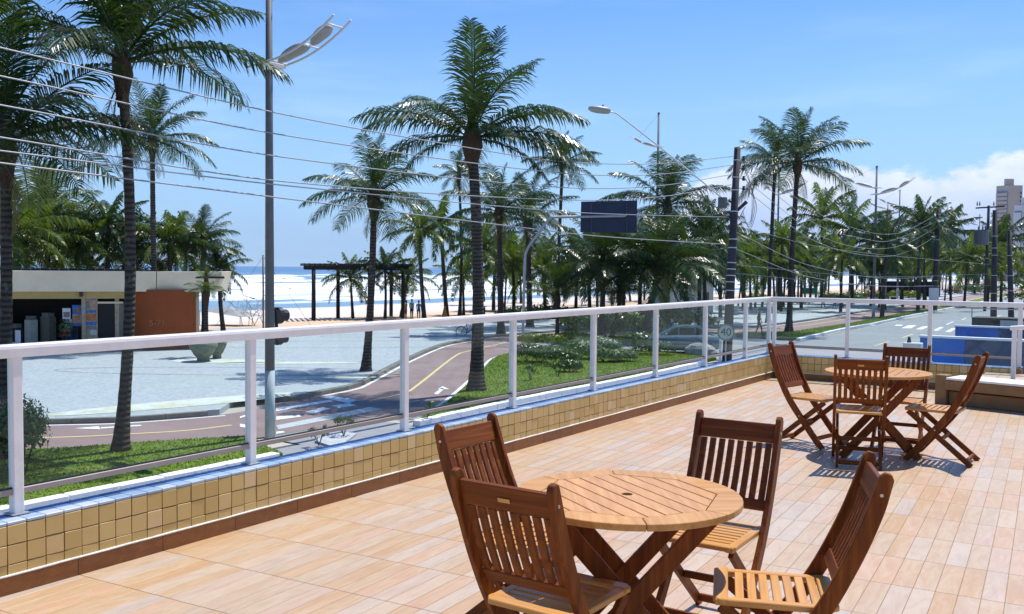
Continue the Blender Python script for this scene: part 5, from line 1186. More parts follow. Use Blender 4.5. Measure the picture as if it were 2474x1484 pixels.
# rust brown wall: a shallow bow in plan
wl = MB(); n = 18; pr = []
for i in range(n + 1):
    f = i / n; pr.append((u324 - .03 + (u470 - u324 + .1) * f, -1.0 * math.sin(math.pi * min(1, f * 1.05)) ** .7 * .9 - .1))
back = [(u470 + .07, 2.2), (u324 - .03, 2.2)]
poly_ = [kx * a + ky * c for a, c in pr + back]; wl.prism([(p.x, p.y) for p in poly_], -.1, zb + .1); wl.build('brown_wall', M['kiosk_brick'], t, recalc=True)
gw = MB()
for zline in (.9, 1.75): pass
kbox('end_wall', M['kiosk_cream'], u470 + .08, u525 - .9, 0, zb + .05, 1.2, 4.6)
tx = K(381, 778)[0]; o = link('painted_marks', text_mesh('5-71', .42, 'painted_marks', M['print_pale'], .004), t, kx * tx + ky * -1.03 + Vector((0, 0, K(381, 778)[1]))); o.rotation_euler = (R_(90), 0, math.atan2(kx.y, kx.x))
# roof band: leaning cream slabs round the edge
def slab(name, a, b, inb, m, zt_=zt, zb_=zb, lean=.22):
    A1, B1 = kx * a[0] + ky * a[1], kx * b[0] + ky * b[1]; n_ = inb
    q = [A1 + Vector((0, 0, zb_)), B1 + Vector((0, 0, zb_)), B1 - n_ * lean + Vector((0, 0, zt_)), A1 - n_ * lean + Vector((0, 0, zt_))]
    MB().add(q + [p + n_ * .22 for p in q], [(0, 1, 2, 3), (7, 6, 5, 4), (0, 4, 5, 1), (1, 5, 6, 2), (2, 6, 7, 3), (3, 7, 4, 0)]).build(name, m, t, recalc=True, bevel=.01)
uc = K(378, 690)[0]; ue = u525 - .1
slab('roof_band', (uL - .6, -.75), (uc, -.75), ky, M['kiosk_cream']); sd_ = (ky * .9 - kx * .0).normalized()
nv = Vector((kx * -.12 + ky * .99)); slab('roof_band', (uc + .02, -.75), (ue, -.2), nv.normalized(), M['kiosk_cream'])
slab('roof_band', (ue + .05, -.2), (ue + .7, 2.8), -kx, M['kiosk_cream'])
kbox('roof', M['roof_dark'], uL - .5, ue + .4, zt - .35, zt - .25, -.55, 5.2)
kbox('soffit', M['kiosk_cream'], uL - .5, ue, zb - .0, zb + .06, -.6, .3)
rr = random.Random(3)
for k in range(26): kbox('roof_tile_edge', M['roof_dark'], uL + k * .42, uL + k * .42 + .38, zt - .3, zt + .10 + rr.uniform(-.02, .03), 1.4, 2.2)
kbox('wall_lamp', M['bin_dark'], u200 - .12, u200 + .02, zy + .1, zb - .02, -.25, -.06)
# goods in the shop
def kthing(name, label, cat, u, v, fz=.155): return thing(name, label, cat, KA + kx * u + ky * v + Vector((0, 0, fz)))
ka = math.atan2(kx.y, kx.x)
for (x0, x1, y0, y1, m, lb) in [(148, 168, 746, 772, 'white_plastic', 'white framed menu board in the kiosk shop front'), (172, 195, 738, 790, 'poster_blue', 'tall blue and orange ice cream poster in the kiosk shop front')]:
    a_, z1_ = K(x0, y0); b2, z0_ = K(x1, y1); q = thing('shop_board', lb, 'poster', KA + kx * ((a_ + b2) / 2) + ky * .5 + Vector((0, 0, .155)), ka)
    w_ = b2 - a_; h_ = z1_ - z0_
    MB().box((0, 0, z0_ - .155 + h_ / 2), (w_, .04, h_)).build('panel', M[m], q, bevel=.005); MB().box((0, 0, (z0_ - .155) / 2), (.06, .05, z0_ - .155)).build('stand', M['bin_dark'], q)
    if m == 'poster_blue':
        MB().box((.05, -.022, z1_ - .155 - .25), (w_ * .35, .006, .22)).build('picture', M['poster_orange'], q); MB().box((0, -.022, z0_ - .155 + h_ * .35), (w_ * .96, .006, h_ * .42)).build('picture', M['poster_pink'], q); MB().box((0, -.026, z0_ - .155 + h_ * .44), (w_ * .6, .006, .12)).build('picture', M['poster_orange'], q)
    else: MB().box((0, -.022, z0_ - .155 + h_ * .4), (w_ * .8, .006, h_ * .5)).build('picture', M['poster_grey'], q); MB().box((.1, -.03, z0_ - .155 - .22), (w_ * .85, .02, .42)).build('paper', M['poster_paper'], q)
u_, z_ = K(157, 825); q = kthing('flower_bunch', 'bunch of red and yellow flowers on a stand at the kiosk', 'flowers', u_, .35); rnd = random.Random(5); m = MB(); m2 = MB()
leaf_cloud(m, (0, 0, 1.05), (.42, .3, .5), 160, .09, rnd); leaf_cloud(m2, (.05, -.05, .75), (.4, .3, .28), 140, .09, rnd)
m.build('leaves', M['shrub_leaf_pale'], q); m2.build('blooms', M['shrub_leaf_red'], q); MB().lathe([(.2, 0), (.14, .3), (.22, .55)], seg=10).build('stand', M['bin_dark'], q)
u_, z_ = K(35, 845); q = kthing('plastic_chair', 'white plastic chair at the left end of the kiosk', 'chair', u_, -.3); MB().box((0, 0, .42), (.48, .45, .04)).build('seat', M['white_plastic'], q, bevel=.01); MB().box((0, .22, .72), (.46, .04, .58)).build('backrest', M['white_plastic'], q, bevel=.03)
for sx_ in (-.2, .2):
    for sy_ in (-.18, .2): MB().tube([(sx_, sy_, 0), (sx_ * .9, sy_ * .9, .42)], .025, 6).build('leg', M['white_plastic'], q)
rnd = random.Random(31)
for k in range(16):
    u_ = uL + .6 + rnd.random() * (u200 - uL - 1.0); mm = rnd.choice(['poster_grey', 'bin_dark', 'poster_orange', 'kiosk_green', 'poster_blue', 'poster_paper']); q = kthing('shop_crate', ['stacked goods box in the dark kiosk interior'][0], 'box', u_, rnd.uniform(1.6, 3.9)); q['group'] = 'goods inside the kiosk'
    w_, h_ = rnd.uniform(.4, .9), rnd.uniform(.6, 1.7); MB().box((0, 0, h_ / 2), (w_, .4, h_)).build('carton', M[mm], q, bevel=.01); MB().box((0, 0, h_ + .1), (w_ * .7, .35, .2)).build('lid', M['poster_grey'], q, bevel=.01)
# --- planter bowls
for (x, y, r, lb, fern) in [(491, 873, .62, 'large concrete planter bowl with a small palm at the kiosk corner', True), (524, 866, .45, 'smaller concrete planter bowl behind the large one', False)]:
    b = V(x, y, G + .14); q = thing('planter_bowl', lb, 'planter', b); MB().lathe([(r * .45, 0), (r * .42, .16), (r * .62, .28), (r * .95, .62), (r, .80), (r * .9, .82), (r * .8, .70)], seg=20).build('bowl', M['concrete_pot'], q, smooth=True)
    m = MB(); rnd = random.Random(int(x)); leaf_cloud(m, (0, 0, .85), (r * .8, r * .8, .22), 260, .1, rnd, .3); m.build('foliage', M['shrub_leaf_lime' if fern else 'shrub_leaf_dark'], q)
b = V(497, 862, G + .14); near_palm(b, (498, 712), .10, .95, 16, 'small date palm in the planter at the kiosk corner', 61, 'palm_leaf_bright', 0, -10)
# --- thin mast and canopy on the sand
b = V(636, 800); q = thing('thin_mast', 'thin grey mast with guy wires on the sand edge left of the near lamp post', 'mast', b); zt2 = UP(b, 636, 616).z - b.z
MB().tube([(0, 0, -.1), (0, 0, zt2)], .06, 8).build('pole', M['lamp_post_grey'], q, smooth=True)
for d_ in (-1, 1): MB().tube([(0, 0, zt2 - .1), CR * d_ * 3.2 + Vector((0, 0, .3))], .012, 4).build('guy_wire', M['wire_black'], q)
b = V(556, 780); q = thing('beach_canopy', 'low flat grey canopy on the sand beyond the kiosk', 'canopy', b)
m = MB(); W_ = 2.3
m.add([(-W_, -1, .9), (W_, -1, .55), (W_, 1.2, .55), (-W_, 1.2, .9), (-.3, .1, 1.25), (-.3, .1, 1.2)], [(0, 1, 4), (1, 2, 4), (2, 3, 4), (3, 0, 4), (1, 0, 5), (2, 1, 5), (3, 2, 5), (0, 3, 5)]); m.build('cloth', M['canvas_grey'], q); 
for p in ((-W_, -1, .9), (W_, -1, .55), (W_, 1.2, .55), (-W_, 1.2, .9)): MB().tube([(p[0], p[1], -.3), p], .03, 6).build('leg', M['grey_steel'], q)
# --- small white hut
HA, HB = DV(1590, 651 + (CH - G) * FV / 92, 92), DV(1722, 651 + (CH - G) * FV / 92, 92); hx = (HB - HA); HL = hx.length; hx.normalize(); hy = Vector((-hx.y, hx.x, 0)); q = thing('beach_hut', 'small white hut with grey hipped roof behind the dark palms', 'hut', HA)
hh = DV(1700, 682, 92).z - G; P_ = lambda u_, v_, z_: hx * u_ + hy * v_ + Vector((0, 0, z_))
MB().add([P_(u_, v_, z_) for u_ in (0, HL) for v_ in (0, 3.6) for z_ in (-.1, hh)], [(0, 1, 3, 2), (4, 6, 7, 5), (0, 4, 5, 1), (2, 3, 7, 6), (0, 2, 6, 4), (1, 5, 7, 3)]).build('wall', M['hut_white'], q, recalc=True)
MB().add([P_(-.9, -.9, hh - .1), P_(HL + .9, -.9, hh - .1), P_(HL + .9, 4.5, hh - .1), P_(-.9, 4.5, hh - .1), P_(1.6, 1.8, hh + 1.15), P_(HL - 1.6, 1.8, hh + 1.15)], [(0, 1, 5, 4), (1, 2, 5), (2, 3, 4, 5), (3, 0, 4), (3, 2, 1, 0)]).build('roof', M['roof_tile_grey'], q, recalc=True)
MB().add([P_(u_, v_, z_) for u_ in (HL * .8, HL * .92) for v_ in (-.03, .05) for z_ in (0, 2.1)], [(0, 1, 3, 2), (4, 6, 7, 5), (0, 4, 5, 1), (2, 3, 7, 6), (0, 2, 6, 4), (1, 5, 7, 3)]).build('door', M['kiosk_green'], q, recalc=True)
# far open hut
HA = V(2195, 717); q = thing('open_hut', 'far dark open hut with wide grey roofs between the palms', 'hut', HA)
for sx_ in (-4.5, -1.5, 1.5, 4.5):
    for sy_ in (-2, 2): MB().box((sx_, sy_, 1.5), (.25, .25, 3.0)).build('post', M['dark_timber'], q)
MB().box((0, .6, 1.3), (7.5, 2.2, 2.6)).build('bar', M['kiosk_dark'], q)
for z0, s_ in ((3.0, 1.0), (4.1, .62)): MB().add([(-6.2 * s_, -3.4 * s_, z0), (6.2 * s_, -3.4 * s_, z0), (6.2 * s_, 3.4 * s_, z0), (-6.2 * s_, 3.4 * s_, z0), (-3.6 * s_, 0, z0 + 1.0), (3.6 * s_, 0, z0 + 1.0)], [(0, 1, 5, 4), (1, 2, 5), (2, 3, 4, 5), (3, 0, 4), (3, 2, 1, 0)]).build('roof', M['roof_tile_grey'], q)
# --- blue boundary walls of the neighbours
def nwall(name, label, x0, x1, ytop, dep, split, hgt=None):
    a = DV(x0, ytop, dep); n_ = a.copy(); n_.z = G; q = thing(name, label, 'wall', n_); hz2 = a.z - G; w_ = (x1 - x0) * dep / FV * 1.2
    u1 = w_ * split
    MB().box((u1 / 2, .1, hz2 / 2), (u1, .2, hz2)).build('painted_wall', M['blue_wall'], q); MB().box((u1 + (w_ - u1) / 2, .1, hz2 / 2), (w_ - u1 - .01, .16, hz2)).build('glazed_panel', M['dark_glass'], q)
    MB().box((w_ / 2, .1, hz2 + .03), (w_ + .06, .26, .06)).build('coping', M['kerb_white'], q); return q
nwall('boundary_wall', 'nearer blue painted boundary wall with white coping beyond the short railing', 2222, 2450, 815, 27, .36)
nwall('boundary_wall', 'second blue painted boundary wall behind the nearer one', 2307, 2450, 789, 37, .55)
a = DV(2347, 767, 46); n_ = a.copy(); n_.z = G; q = thing('dark_enclosure', 'dark box enclosure with thin fence frame above the second blue wall', 'enclosure', n_); hz2 = a.z - G
MB().box((1.2, .8, hz2 / 2), (2.4, 1.6, hz2)).build('body', M['bin_dark'], q); MB().box((1.8, -.05, hz2 - .35), (1.1, .1, .5)).build('hatch', M['grey_steel'], q)
for x_ in (0, 2.3): MB().box((x_, 0, hz2 + .2), (.05, .05, .45)).build('fence_post', M['grey_steel'], q)
MB().box((1.15, 0, hz2 + .43), (2.35, .04, .04)).build('fence_rail', M['grey_steel'], q)
a = DV(2205, 838, 25); n_ = a.copy(); n_.z = G; q = thing('meter_box', 'small pale box on a post left of the nearer blue wall', 'box', n_); hz2 = a.z - G; MB().box((0, 0, hz2), (.45, .3, .22)).build('cabinet', M['hut_white'], q, bevel=.02); MB().box((0, 0, hz2 / 2 - .06), (.12, .12, hz2 - .12)).build('post', M['hut_white'], q); MB().tube([(-.1, 0, hz2 + .1), (-.1, 0, hz2 + .26)], [.06, .03], 8).build('knob', M['bin_dark'], q)
# --- bins, cones, bench, play frame
for (x, y, lb) in [(1162, 772, 'dark litter bin behind the trunk of the largest palm'), (2157, 738, 'dark litter bin beside the fourth lamp post')]:
    b = V(x, y); q = thing('litter_bin', lb, 'bin', b); MB().lathe([(.26, 0), (.32, .1), (.36, 1.0), (.30, 1.05)], seg=12).build('body', M['bin_dark'], q); MB().box((0, 0, 1.1), (.75, .6, .06)).build('lid', M['grey_steel'], q)
b = V(1074, 774); q = thing('traffic_cone', 'orange marker cone at the foot of the grove', 'cone', b); MB().lathe([(.42, 0), (.40, .05), (.30, .06), (.07, 1.15), (.04, 1.2)], seg=12).build('cone_body', M['cone_orange'], q); MB().lathe([(.235, .42), (.175, .66)], seg=12).build('band', M['cloth_orange'], q)
b = V(1958, 726); q = thing('play_frame', 'green playground frame with pale canopy behind the strip palms', 'play frame', b)
for sx_ in (-1.1, 1.1):
    for sy_ in (-1, 1): MB().tube([(sx_, sy_, 0), (sx_, sy_, 3.6)], .09, 7).build('post', M['play_green'], q)
MB().box((0, 0, 1.1), (2.4, 2.2, .25)).build('deck', M['play_green'], q); MB().box((0, -1.05, 1.5), (2.3, .08, .7)).build('panel', M['play_green'], q)
MB().add([(-1.5, -1.4, 3.5), (1.5, -1.4, 3.5), (1.5, 1.4, 3.5), (-1.5, 1.4, 3.5), (0, 0, 4.3)], [(0, 1, 4), (1, 2, 4), (2, 3, 4), (3, 0, 4), (3, 2, 1, 0)]).build('canopy', M['white_plastic'], q)
# --- bicycle
b = V(1134, 815); q = thing('bicycle', 'bicycle half hidden behind the trunk of the largest palm', 'bicycle', b, YAW)
for sx_ in (-.52, .52):
    n = 24; m = MB(); m.tube([(sx_ + .33 * math.cos(2 * math.pi * k / n), 0, .34 + .33 * math.sin(2 * math.pi * k / n)) for k in range(n + 1)], .022, 6); w_ = m.build('wheel', M['rubber'], q); m = MB()
    for k in range(8): m.tube([(sx_, 0, .34), (sx_ + .32 * math.cos(k * math.pi / 4), 0, .34 + .32 * math.sin(k * math.pi / 4))], .004, 4)
    m.build('spokes', M['bolt'], w_)
m = MB()
for a_, c_ in [((-.52, 0, .34), (-.1, 0, .30)), ((-.1, 0, .30), (-.2, 0, .82)), ((-.2, 0, .78), (.36, 0, .80)), ((-.1, 0, .30), (.38, 0, .74)), ((-.52, 0, .34), (-.2, 0, .78)), ((.52, 0, .34), (.34, 0, .98))]: m.tube([a_, c_], .02, 6)
m.build('frame', M['cloth_navy'], q); MB().tube([(.30, -.26, 1.0), (.36, 0, .98), (.30, .26, 1.0)], .014, 6).build('handlebar', M['bolt'], q); MB().ball((-.22, 0, .86), (.14, .07, .04), 10, 5).build('saddle', M['rubber'], q)
# --- car
b0 = V(1640, 852); q = thing('parked_car', 'silver sedan behind the hedge island on the turning lane', 'car', b0, math.atan2(-CR.y, -CR.x) + R_(-6))
sec = [(2.12, .38, .55, .62, .60), (2.02, .28, .66, .74, .70), (1.5, .20, .78, .84, .79), (.95, .18, .92, .87, .83), (.3, .18, .95, .87, .84), (-.6, .18, .96, .87, .84), (-1.35, .19, .97, .86, .82), (-1.9, .26, .93, .82, .74), (-2.1, .38, .80, .70, .62)]
m = MB(); ring = []
for x, zb_, zt_, wl_, wt_ in sec: ring.append([(x, -wl_ * .93, zb_), (x, -wl_, (zb_ + zt_) * .5), (x, -wt_ * 1.0, zt_), (x, -wt_ * .6, zt_ + .025), (x, wt_ * .6, zt_ + .025), (x, wt_, zt_), (x, wl_, (zb_ + zt_) * .5), (x, wl_ * .93, zb_)])
vs = [p for r_ in ring for p in r_]; fs = [(i * 8 + k, i * 8 + (k + 1) % 8, (i + 1) * 8 + (k + 1) % 8, (i + 1) * 8 + k) for i in range(len(sec) - 1) for k in range(8)] + [tuple(range(8)), tuple(range((len(sec) - 1) * 8, len(sec) * 8))]
m.add(vs, fs); m.build('body', M['car_paint'], q, smooth=True, bevel=0, recalc=True)
cs_ = [(.98, .95, .80, .02), (.25, 1.36, .60, 1), (-.35, 1.43, .60, 1), (-1.0, 1.36, .58, 1), (-1.62, .98, .74, .02)]
m = MB(); cab = [(1.02, .92, .80), (.22, 1.38, .60), (-.4, 1.45, .60), (-1.0, 1.38, .58), (-1.72, .95, .76)]
vs = []
for x, z, wd in cab: vs += [(x, -wd, z), (x, wd, z)]
bs = [(1.02, .90, .81), (.22, .93, .81), (-.4, .94, .81), (-1.0, .94, .80), (-1.72, .93, .77)]
for x, z, wd in bs: vs += [(x, -wd, z), (x, wd, z)]
fs = [(2 * i, 2 * i + 1, 2 * i + 3, 2 * i + 2) for i in range(4)] + [(2 * i, 2 * i + 2, 10 + 2 * i + 2, 10 + 2 * i) for i in range(4)] + [(2 * i + 1, 10 + 2 * i + 1, 10 + 2 * i + 3, 2 * i + 3) for i in range(4)]
m.add(vs, fs); m.build('roof', M['car_paint'], q, recalc=True)
def glass(name, pts, mm='car_glass'): MB().add(pts, [tuple(range(len(pts)))]).build(name, M[mm], q)
for s_ in (-1, 1):
    lp = lambda x, z, i0, i1: None
    side = lambda x, f: Vector((x, 0, 0))
    def sp_(x, f):                                    # point on the cabin side between belt (0) and roof (1)
        for i in range(4):
            if cab[i][0] >= x >= cab[i + 1][0]:
                t_ = (cab[i][0] - x) / (cab[i][0] - cab[i + 1][0]); top_ = Vector((x, s_ * lerp(cab[i][2], cab[i + 1][2], t_), lerp(cab[i][1], cab[i + 1][1], t_))); bot = Vector((x, s_ * lerp(bs[i][2], bs[i + 1][2], t_), lerp(bs[i][1], bs[i + 1][1], t_)))
                return bot.lerp(top_, f) + Vector((0, s_ * .022, .004))
    glass('front_window', [sp_(.72, .14), sp_(.12, .12), sp_(.12, .86), sp_(.22, .86), sp_(.55, .75)]); glass('rear_window', [sp_(.05, .12), sp_(-.72, .12), sp_(-.72, .86), sp_(.05, .86)]); glass('quarter_window', [sp_(-.80, .14), sp_(-1.35, .18), sp_(-1.05, .82), sp_(-.80, .86)])
    MB().ball((.72, s_ * .92, 1.0), (.07, .09, .06), 10, 6).build('wing_mirror', M['car_paint'], q, smooth=True)
    for hx_ in (-.62, .22): MB().box((hx_, s_ * .845, .84), (.16, .02, .03)).build('door_handle', M['rubber'], q)
    for x_ in (1.30, -1.32):
        w_ = MB().tube([(x_, s_ * .66, .30), (x_, s_ * .84, .30)], .305, 22).build('wheel', M['rubber'], q); MB().tube([(x_, s_ * .842, .30), (x_, s_ * .862, .30)], .20, 16).build('rim', M['rim_metal'], w_)
        MB().tube([(x_, s_ * .70, .31), (x_, s_ * .846, .31)], .36, 22).build('wheel_arch', M['rubber'], q)
    MB().ball((1.98, s_ * .55, .60), (.10, .16, .08), 10, 6).build('headlight', M['lens_white'], q, smooth=True); MB().box((-2.03, s_ * .58, .74), (.10, .24, .14)).build('tail_light', M['lens_red'], q, bevel=.02)
    MB().box((0, s_ * .865, .50), (2.0, .02, .05)).build('side_strip', M['rubber'], q)
glass('windscreen', [Vector((.97, -.72, .965)), Vector((.97, .72, .965)), Vector((.28, .55, 1.365)), Vector((.28, -.55, 1.365))], 'car_screen'); glass('rear_screen', [Vector((-1.09, -.52, 1.345)), Vector((-1.09, .52, 1.345)), Vector((-1.69, .66, 1.0)), Vector((-1.69, -.66, 1.0))])
MB().box((2.08, 0, .40), (.08, 1.3, .16)).build('bumper', M['rubber'], q, bevel=.03)
# --- people
def person(base, rz, h, label, shirt, legs, hat=None, stride=.16, arm=.12, short=False, bag=None, bend=0):
    t = thing('person', label, 'person', base, rz); k = h / 1.72
    J = {'pelvis': (0, 0, .93), 'waist': (0, .01, 1.08), 'chest': (0, .02 + bend * .5, 1.30), 'neck': (0, .03 + bend, 1.46), 'headb': (0, .04 + bend, 1.54),
         'shL': (-.17, .02 + bend * .8, 1.40), 'elL': (-.23, .0 + arm, 1.14), 'haL': (-.23, .06 + arm * 1.7, .92), 'shR': (.17, .02 + bend * .8, 1.40), 'elR': (.23, -.02 - arm, 1.14), 'haR': (.23, .03 - arm * 1.4, .92),
         'hipL': (-.09, 0, .88), 'knL': (-.10, stride * .8, .50), 'anL': (-.10, stride, .09), 'toL': (-.11, stride + .17, .035), 'hipR': (.09, 0, .88), 'knR': (.10, -stride * .25, .50), 'anR': (.10, -stride, .09), 'toR': (.11, -stride + .17, .035)}
    rd = {'pelvis': (.145, .10), 'waist': (.125, .09), 'chest': (.155, .105), 'neck': (.052, .055), 'headb': (.06, .06), 'shL': (.062, .062), 'elL': (.042, .042), 'haL': (.03, .03), 'shR': (.062, .062), 'elR': (.042, .042), 'haR': (.03, .03),
          'hipL': (.09, .09), 'knL': (.06, .06), 'anL': (.04, .04), 'toL': (.035, .03), 'hipR': (.09, .09), 'knR': (.06, .06), 'anR': (.04, .04), 'toR': (.035, .03)}
    E_ = [('pelvis', 'waist'), ('waist', 'chest'), ('chest', 'neck'), ('neck', 'headb'), ('chest', 'shL'), ('shL', 'elL'), ('elL', 'haL'), ('chest', 'shR'), ('shR', 'elR'), ('elR', 'haR'), ('pelvis', 'hipL'), ('hipL', 'knL'), ('knL', 'anL'), ('anL', 'toL'), ('pelvis', 'hipR'), ('hipR', 'knR'), ('knR', 'anR'), ('anR', 'toR')]
    nm = list(J); me = bpy.data.meshes.new('body'); me.from_pydata([tuple(c * k for c in J[n]) for n in nm], [(nm.index(a), nm.index(c)) for a, c in E_], [])
    o = bpy.data.objects.new('tmp', me); col.objects.link(o); o.modifiers.new('s', 'SKIN'); sv = me.skin_vertices[0].data
    for i, n in enumerate(nm): sv[i].radius = tuple(x * k for x in rd[n]); sv[i].use_root = (n == 'pelvis')
    o.modifiers.new('u', 'SUBSURF').levels = 1; bpy.context.view_layer.update()
    bm = bpy.data.meshes.new_from_object(o.evaluated_get(bpy.context.evaluated_depsgraph_get())); bpy.data.objects.remove(o)
    mb = MB(); mb.v = [v.co.copy() for v in bm.vertices]; mb.f = [tuple(p.vertices) for p in bm.polygons]
    for p in bm.polygons:
        c = p.center / k; z = c.z; armz = abs(c.x) > .19
        mi = 0
        if z < .10: mi = 3
        elif z < .95 and not armz: mi = 2 if (not short or z > .48) else 0
        elif z < 1.45 and (not armz or z > 1.16): mi = 1
        mb.m.append(mi)
    hc = Vector(J['headb']) * k + Vector((0, .012, .085)) * k                      # head with nose, ears and chin
    mb.ball(hc, (.076 * k, .092 * k, .112 * k), 14, 9, 0); mb.ball(hc + Vector((0, .092, -.012)) * k, (.014 * k, .02 * k, .022 * k), 6, 4, 0); mb.ball(hc + Vector((0, .055, -.085)) * k, (.035 * k, .035 * k, .03 * k), 8, 5, 0)
    for s_ in (-1, 1):
        mb.ball(hc + Vector((s_ * .078, 0, -.005)) * k, (.012 * k, .022 * k, .03 * k), 6, 4, 0)
        mb.ball(hc + Vector((s_ * .03, .083, .012)) * k, .010 * k, 6, 4, 3)
        hp = Vector(J['haL' if s_ < 0 else 'haR']) * k
        mb.ball(hp + Vector((0, .005, -.05)) * k, (.018 * k, .036 * k, .05 * k), 8, 5, 0)
        for f in range(4): a_ = hp + Vector((0, -.026 + f * .018, -.085)) * k; mb.tube([a_, a_ + Vector((-s_ * .004, .004, -.03 - .006 * (f in (1, 2)))) * k, a_ + Vector((-s_ * .014, .008, -.055 - .01 * (f in (1, 2)))) * k], [.0085 * k, .008 * k, .006 * k], 5, mi=0)
        a_ = hp + Vector((0, .035, -.04)) * k; mb.tube([a_, a_ + Vector((-s_ * .006, .02, -.025)) * k, a_ + Vector((-s_ * .01, .026, -.05)) * k], [.010 * k, .009 * k, .007 * k], 5, mi=0)
    mb.build('body', [M['skin'], M[shirt], M[legs], M['cloth_dark']], t, smooth=True)
    if hat:
        MB().ball(hc + Vector((0, -.005, .04)) * k, (.085 * k, .10 * k, .085 * k), 12, 7).build('cap', M[hat], t, smooth=True); MB().box(hc + Vector((0, .12, .045)) * k, (.12 * k, .11 * k, .012 * k)).build('cap_peak', M[hat], t, bevel=.003)
    else: MB().ball(hc + Vector((0, -.018, .03)) * k, (.084 * k, .095 * k, .098 * k), 12, 7).build('hair', M['hair_dark'], t, smooth=True)
    if bag: MB().box(Vector((0, -.2, 1.22)) * k, (.30 * k, .16 * k, .40 * k)).build('backpack', M[bag], t, bevel=.03)
    return t
person(V(1832, 810, G + .0), R_(-75), 1.78, 'man in dark clothes and cap walking along the path right of the pole', 'cloth_dark', 'cloth_dark', 'cloth_dark', .20, .06)
person(V(994, 773), R_(10), 1.72, 'person in a pale green shirt and black shorts seen from behind near the pergola', 'cloth_green', 'cloth_dark', None, .06, .05, True)
person(V(1011, 774), R_(30), 1.62, 'person in a teal shirt beside the one in pale green', 'cloth_teal', 'cloth_navy', None, .08, .05, True)
person(V(980, 774), R_(-20), 1.6, 'person in orange half hidden behind the right pergola post', 'cloth_orange', 'cloth_red', None, .06, .05, True)
person(V(1988, 748), R_(60), 1.74, 'walker in navy on the promenade beyond the corner post', 'cloth_navy', 'cloth_navy', None, .20, .10, True)
person(V(2016, 749), R_(70), 1.72, 'walker in bright blue on the promenade', 'cloth_blue', 'cloth_blue', None, .12, .08, True)
person(V(2052, 747), R_(-60), 1.7, 'walker in an orange shirt on the promenade', 'cloth_orange', 'cloth_dark', None, .18, .10, True)
person(V(2262, 748), R_(-40), 1.7, 'person in dark clothes standing beside the second utility pole', 'cloth_dark', 'cloth_dark', None, .05, .04)
person(V(2098, 735), R_(20), 1.7, 'far person in red near the flower bed', 'cloth_red', 'cloth_white', None, .1, .06)
# --- towers and hills far off
def tower(label, x0, xm, x1, ytop, dep, storeys, mf, ms, side):
    b = DV(xm, 657 + (CH - G) * FV / dep, dep); h = DV(xm, ytop, dep).z - G; t = thing('apartment_tower', label, 'building', b)
    wf = (x1 - xm) * dep / FV; wsd = (xm - x0) * dep / FV * 1.6; fx = Vector((CR.x, CR.y, 0)).normalized(); fy = (Vector((-fx.y, fx.x, 0)) * .8 - fx * .62).normalized(); zz_ = lambda z: Vector((0, 0, z))
    A, B, C_, D = Vector((0, 0, 0)), fx * wf, fx * wf + fy * wsd, fy * wsd
    MB().prism([(p.x, p.y) for p in (A, B, C_, D)], 0, h).build('wall', M[mf], t, recalc=True)
    MB().prism([(p.x, p.y) for p in (A + fx * wf * .2 + fy * 2, A + fx * wf * .7 + fy * 2, A + fx * wf * .7 + fy * wsd * .6, A + fx * wf * .2 + fy * wsd * .6)], h, h + 3).build('roof_block', M[mf], t, recalc=True)
    nf = -Vector((-fx.y, fx.x, 0)); nf = nf if nf.dot(CF) < 0 else -nf; ns = Vector((-fy.y, fy.x, 0)); ns = ns if ns.dot(fx) < 0 else -ns
    gm = MB()
    for s_ in range(storeys):
        z0 = 4 + (h - 6) * s_ / storeys; z1 = z0 + (h - 6) / storeys * .55
        for f0, f1 in ((.08, .22), (.30, .42), (.62, .72)) if side else ((.82, .94),):
            p = A + fx * wf * f0 + nf * .15; q_ = A + fx * wf * f1 + nf * .15; MB().add([p + zz_(z0), q_ + zz_(z0), q_ + zz_(z1), p + zz_(z1)], [(0, 1, 2, 3)]).build('window', M['window_dark'], t)
        p = A + fy * wsd * .08 + ns * .15; q_ = A + fy * wsd * .92 + ns * .15; MB().add([p + zz_(z0), q_ + zz_(z0), q_ + zz_(z1 + .5), p + zz_(z1 + .5)], [(0, 1, 2, 3)]).build('balcony_glass', M[ms], t)
        MB().bar(A + fy * wsd * .05 + ns * .7 + zz_(z0 - .2), A + fy * wsd * .95 + ns * .7 + zz_(z0 - .2), .3, 1.4).build('balcony_slab', M[mf], t)
    return t
tower('tall beige apartment tower behind the poles at the right', 2411, 2429, 2463, 450, 420, 20, 'tower_beige', 'tower_glass', False)
tower('pale apartment tower cut by the right edge', 2452, 2464, 2510, 498, 360, 18, 'tower_pale', 'tower_glass', True)
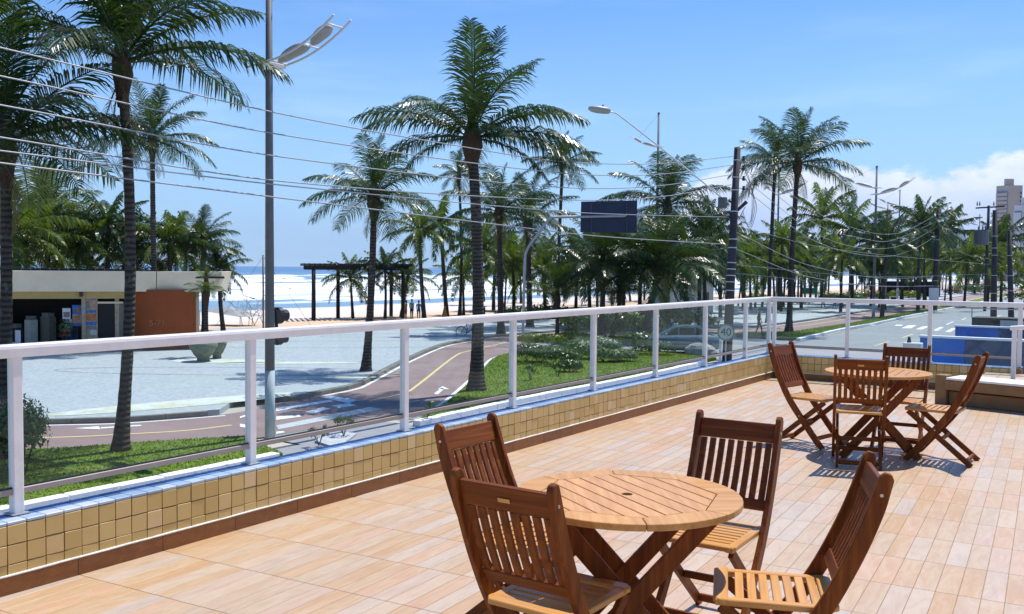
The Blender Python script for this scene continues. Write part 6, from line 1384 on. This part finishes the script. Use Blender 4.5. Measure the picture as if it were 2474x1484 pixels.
def hills(name, prof, dep, thick, m, seed):
    rnd = random.Random(seed); mb = MB(); xs = []; n = 140
    for i in range(n + 1):
        x = prof[0][0] + (prof[-1][0] - prof[0][0]) * i / n; j = next(k for k in range(len(prof) - 1) if prof[k][0] <= x <= prof[k + 1][0]); f = (x - prof[j][0]) / (prof[j + 1][0] - prof[j][0]); f = f * f * (3 - 2 * f)
        xs.append((x, lerp(prof[j][1], prof[j + 1][1], f)))
    rows = 10; vs = []; jit = [rnd.uniform(-1, 1) for _ in range(n + 1)]; ph = [rnd.uniform(0, 6) for _ in range(4)]
    for r in range(rows + 1):
        fr_ = r / rows
        for i, (x, y) in enumerate(xs):
            p = DV(x, 650, dep * (1 + .18 * (fr_ - .0))); hgt = (DV(x, y, dep).z - SEA); s_ = math.sin(math.pi * (fr_ ** .8)) ** .8
            rid = 1 + .16 * math.sin(i * .55 + ph[0] + fr_ * 3) + .10 * math.sin(i * 1.3 + ph[1] - fr_ * 5) + .05 * jit[i]
            vs.append((p.x, p.y, SEA - 2 + hgt * s_ * (rid if fr_ < .98 else 1)))
    w_ = n + 1; fs = [(r * w_ + i, r * w_ + i + 1, (r + 1) * w_ + i + 1, (r + 1) * w_ + i) for r in range(rows) for i in range(n)]
    tag(mb.add(vs, fs).build(name, m, smooth=True, recalc=True), kind='structure')
hills('hills', [(1690, 655), (1800, 640), (1900, 612), (1990, 596), (2090, 604), (2180, 588), (2270, 578), (2350, 548), (2430, 540), (2560, 556), (2760, 560)], 7600, 900, M['hill_forest'], 3)
# --- air: a box of thin haze round everything on the ground
hb = MB().box((-1000, 4000, (G - 8 + 640) / 2), (22000, 19000, 640 - (G - 8))).build('haze', M['terrace_slab'])
hm = bpy.data.materials.new('haze_air'); hm.use_nodes = True; hn = hm.node_tree; hn.nodes.clear(); ho = hn.nodes.new('ShaderNodeOutputMaterial'); hv = hn.nodes.new('ShaderNodeVolumePrincipled')
hv.inputs['Color'].default_value = (.62, .76, 1.0, 1); hv.inputs['Density'].default_value = .000055; hv.inputs['Anisotropy'].default_value = .2; hn.links.new(hv.outputs[0], ho.inputs['Volume'])
hb.data.materials.clear(); hb.data.materials.append(hm); tag(hb, 'thin pale sea haze', 'haze', kind='stuff')
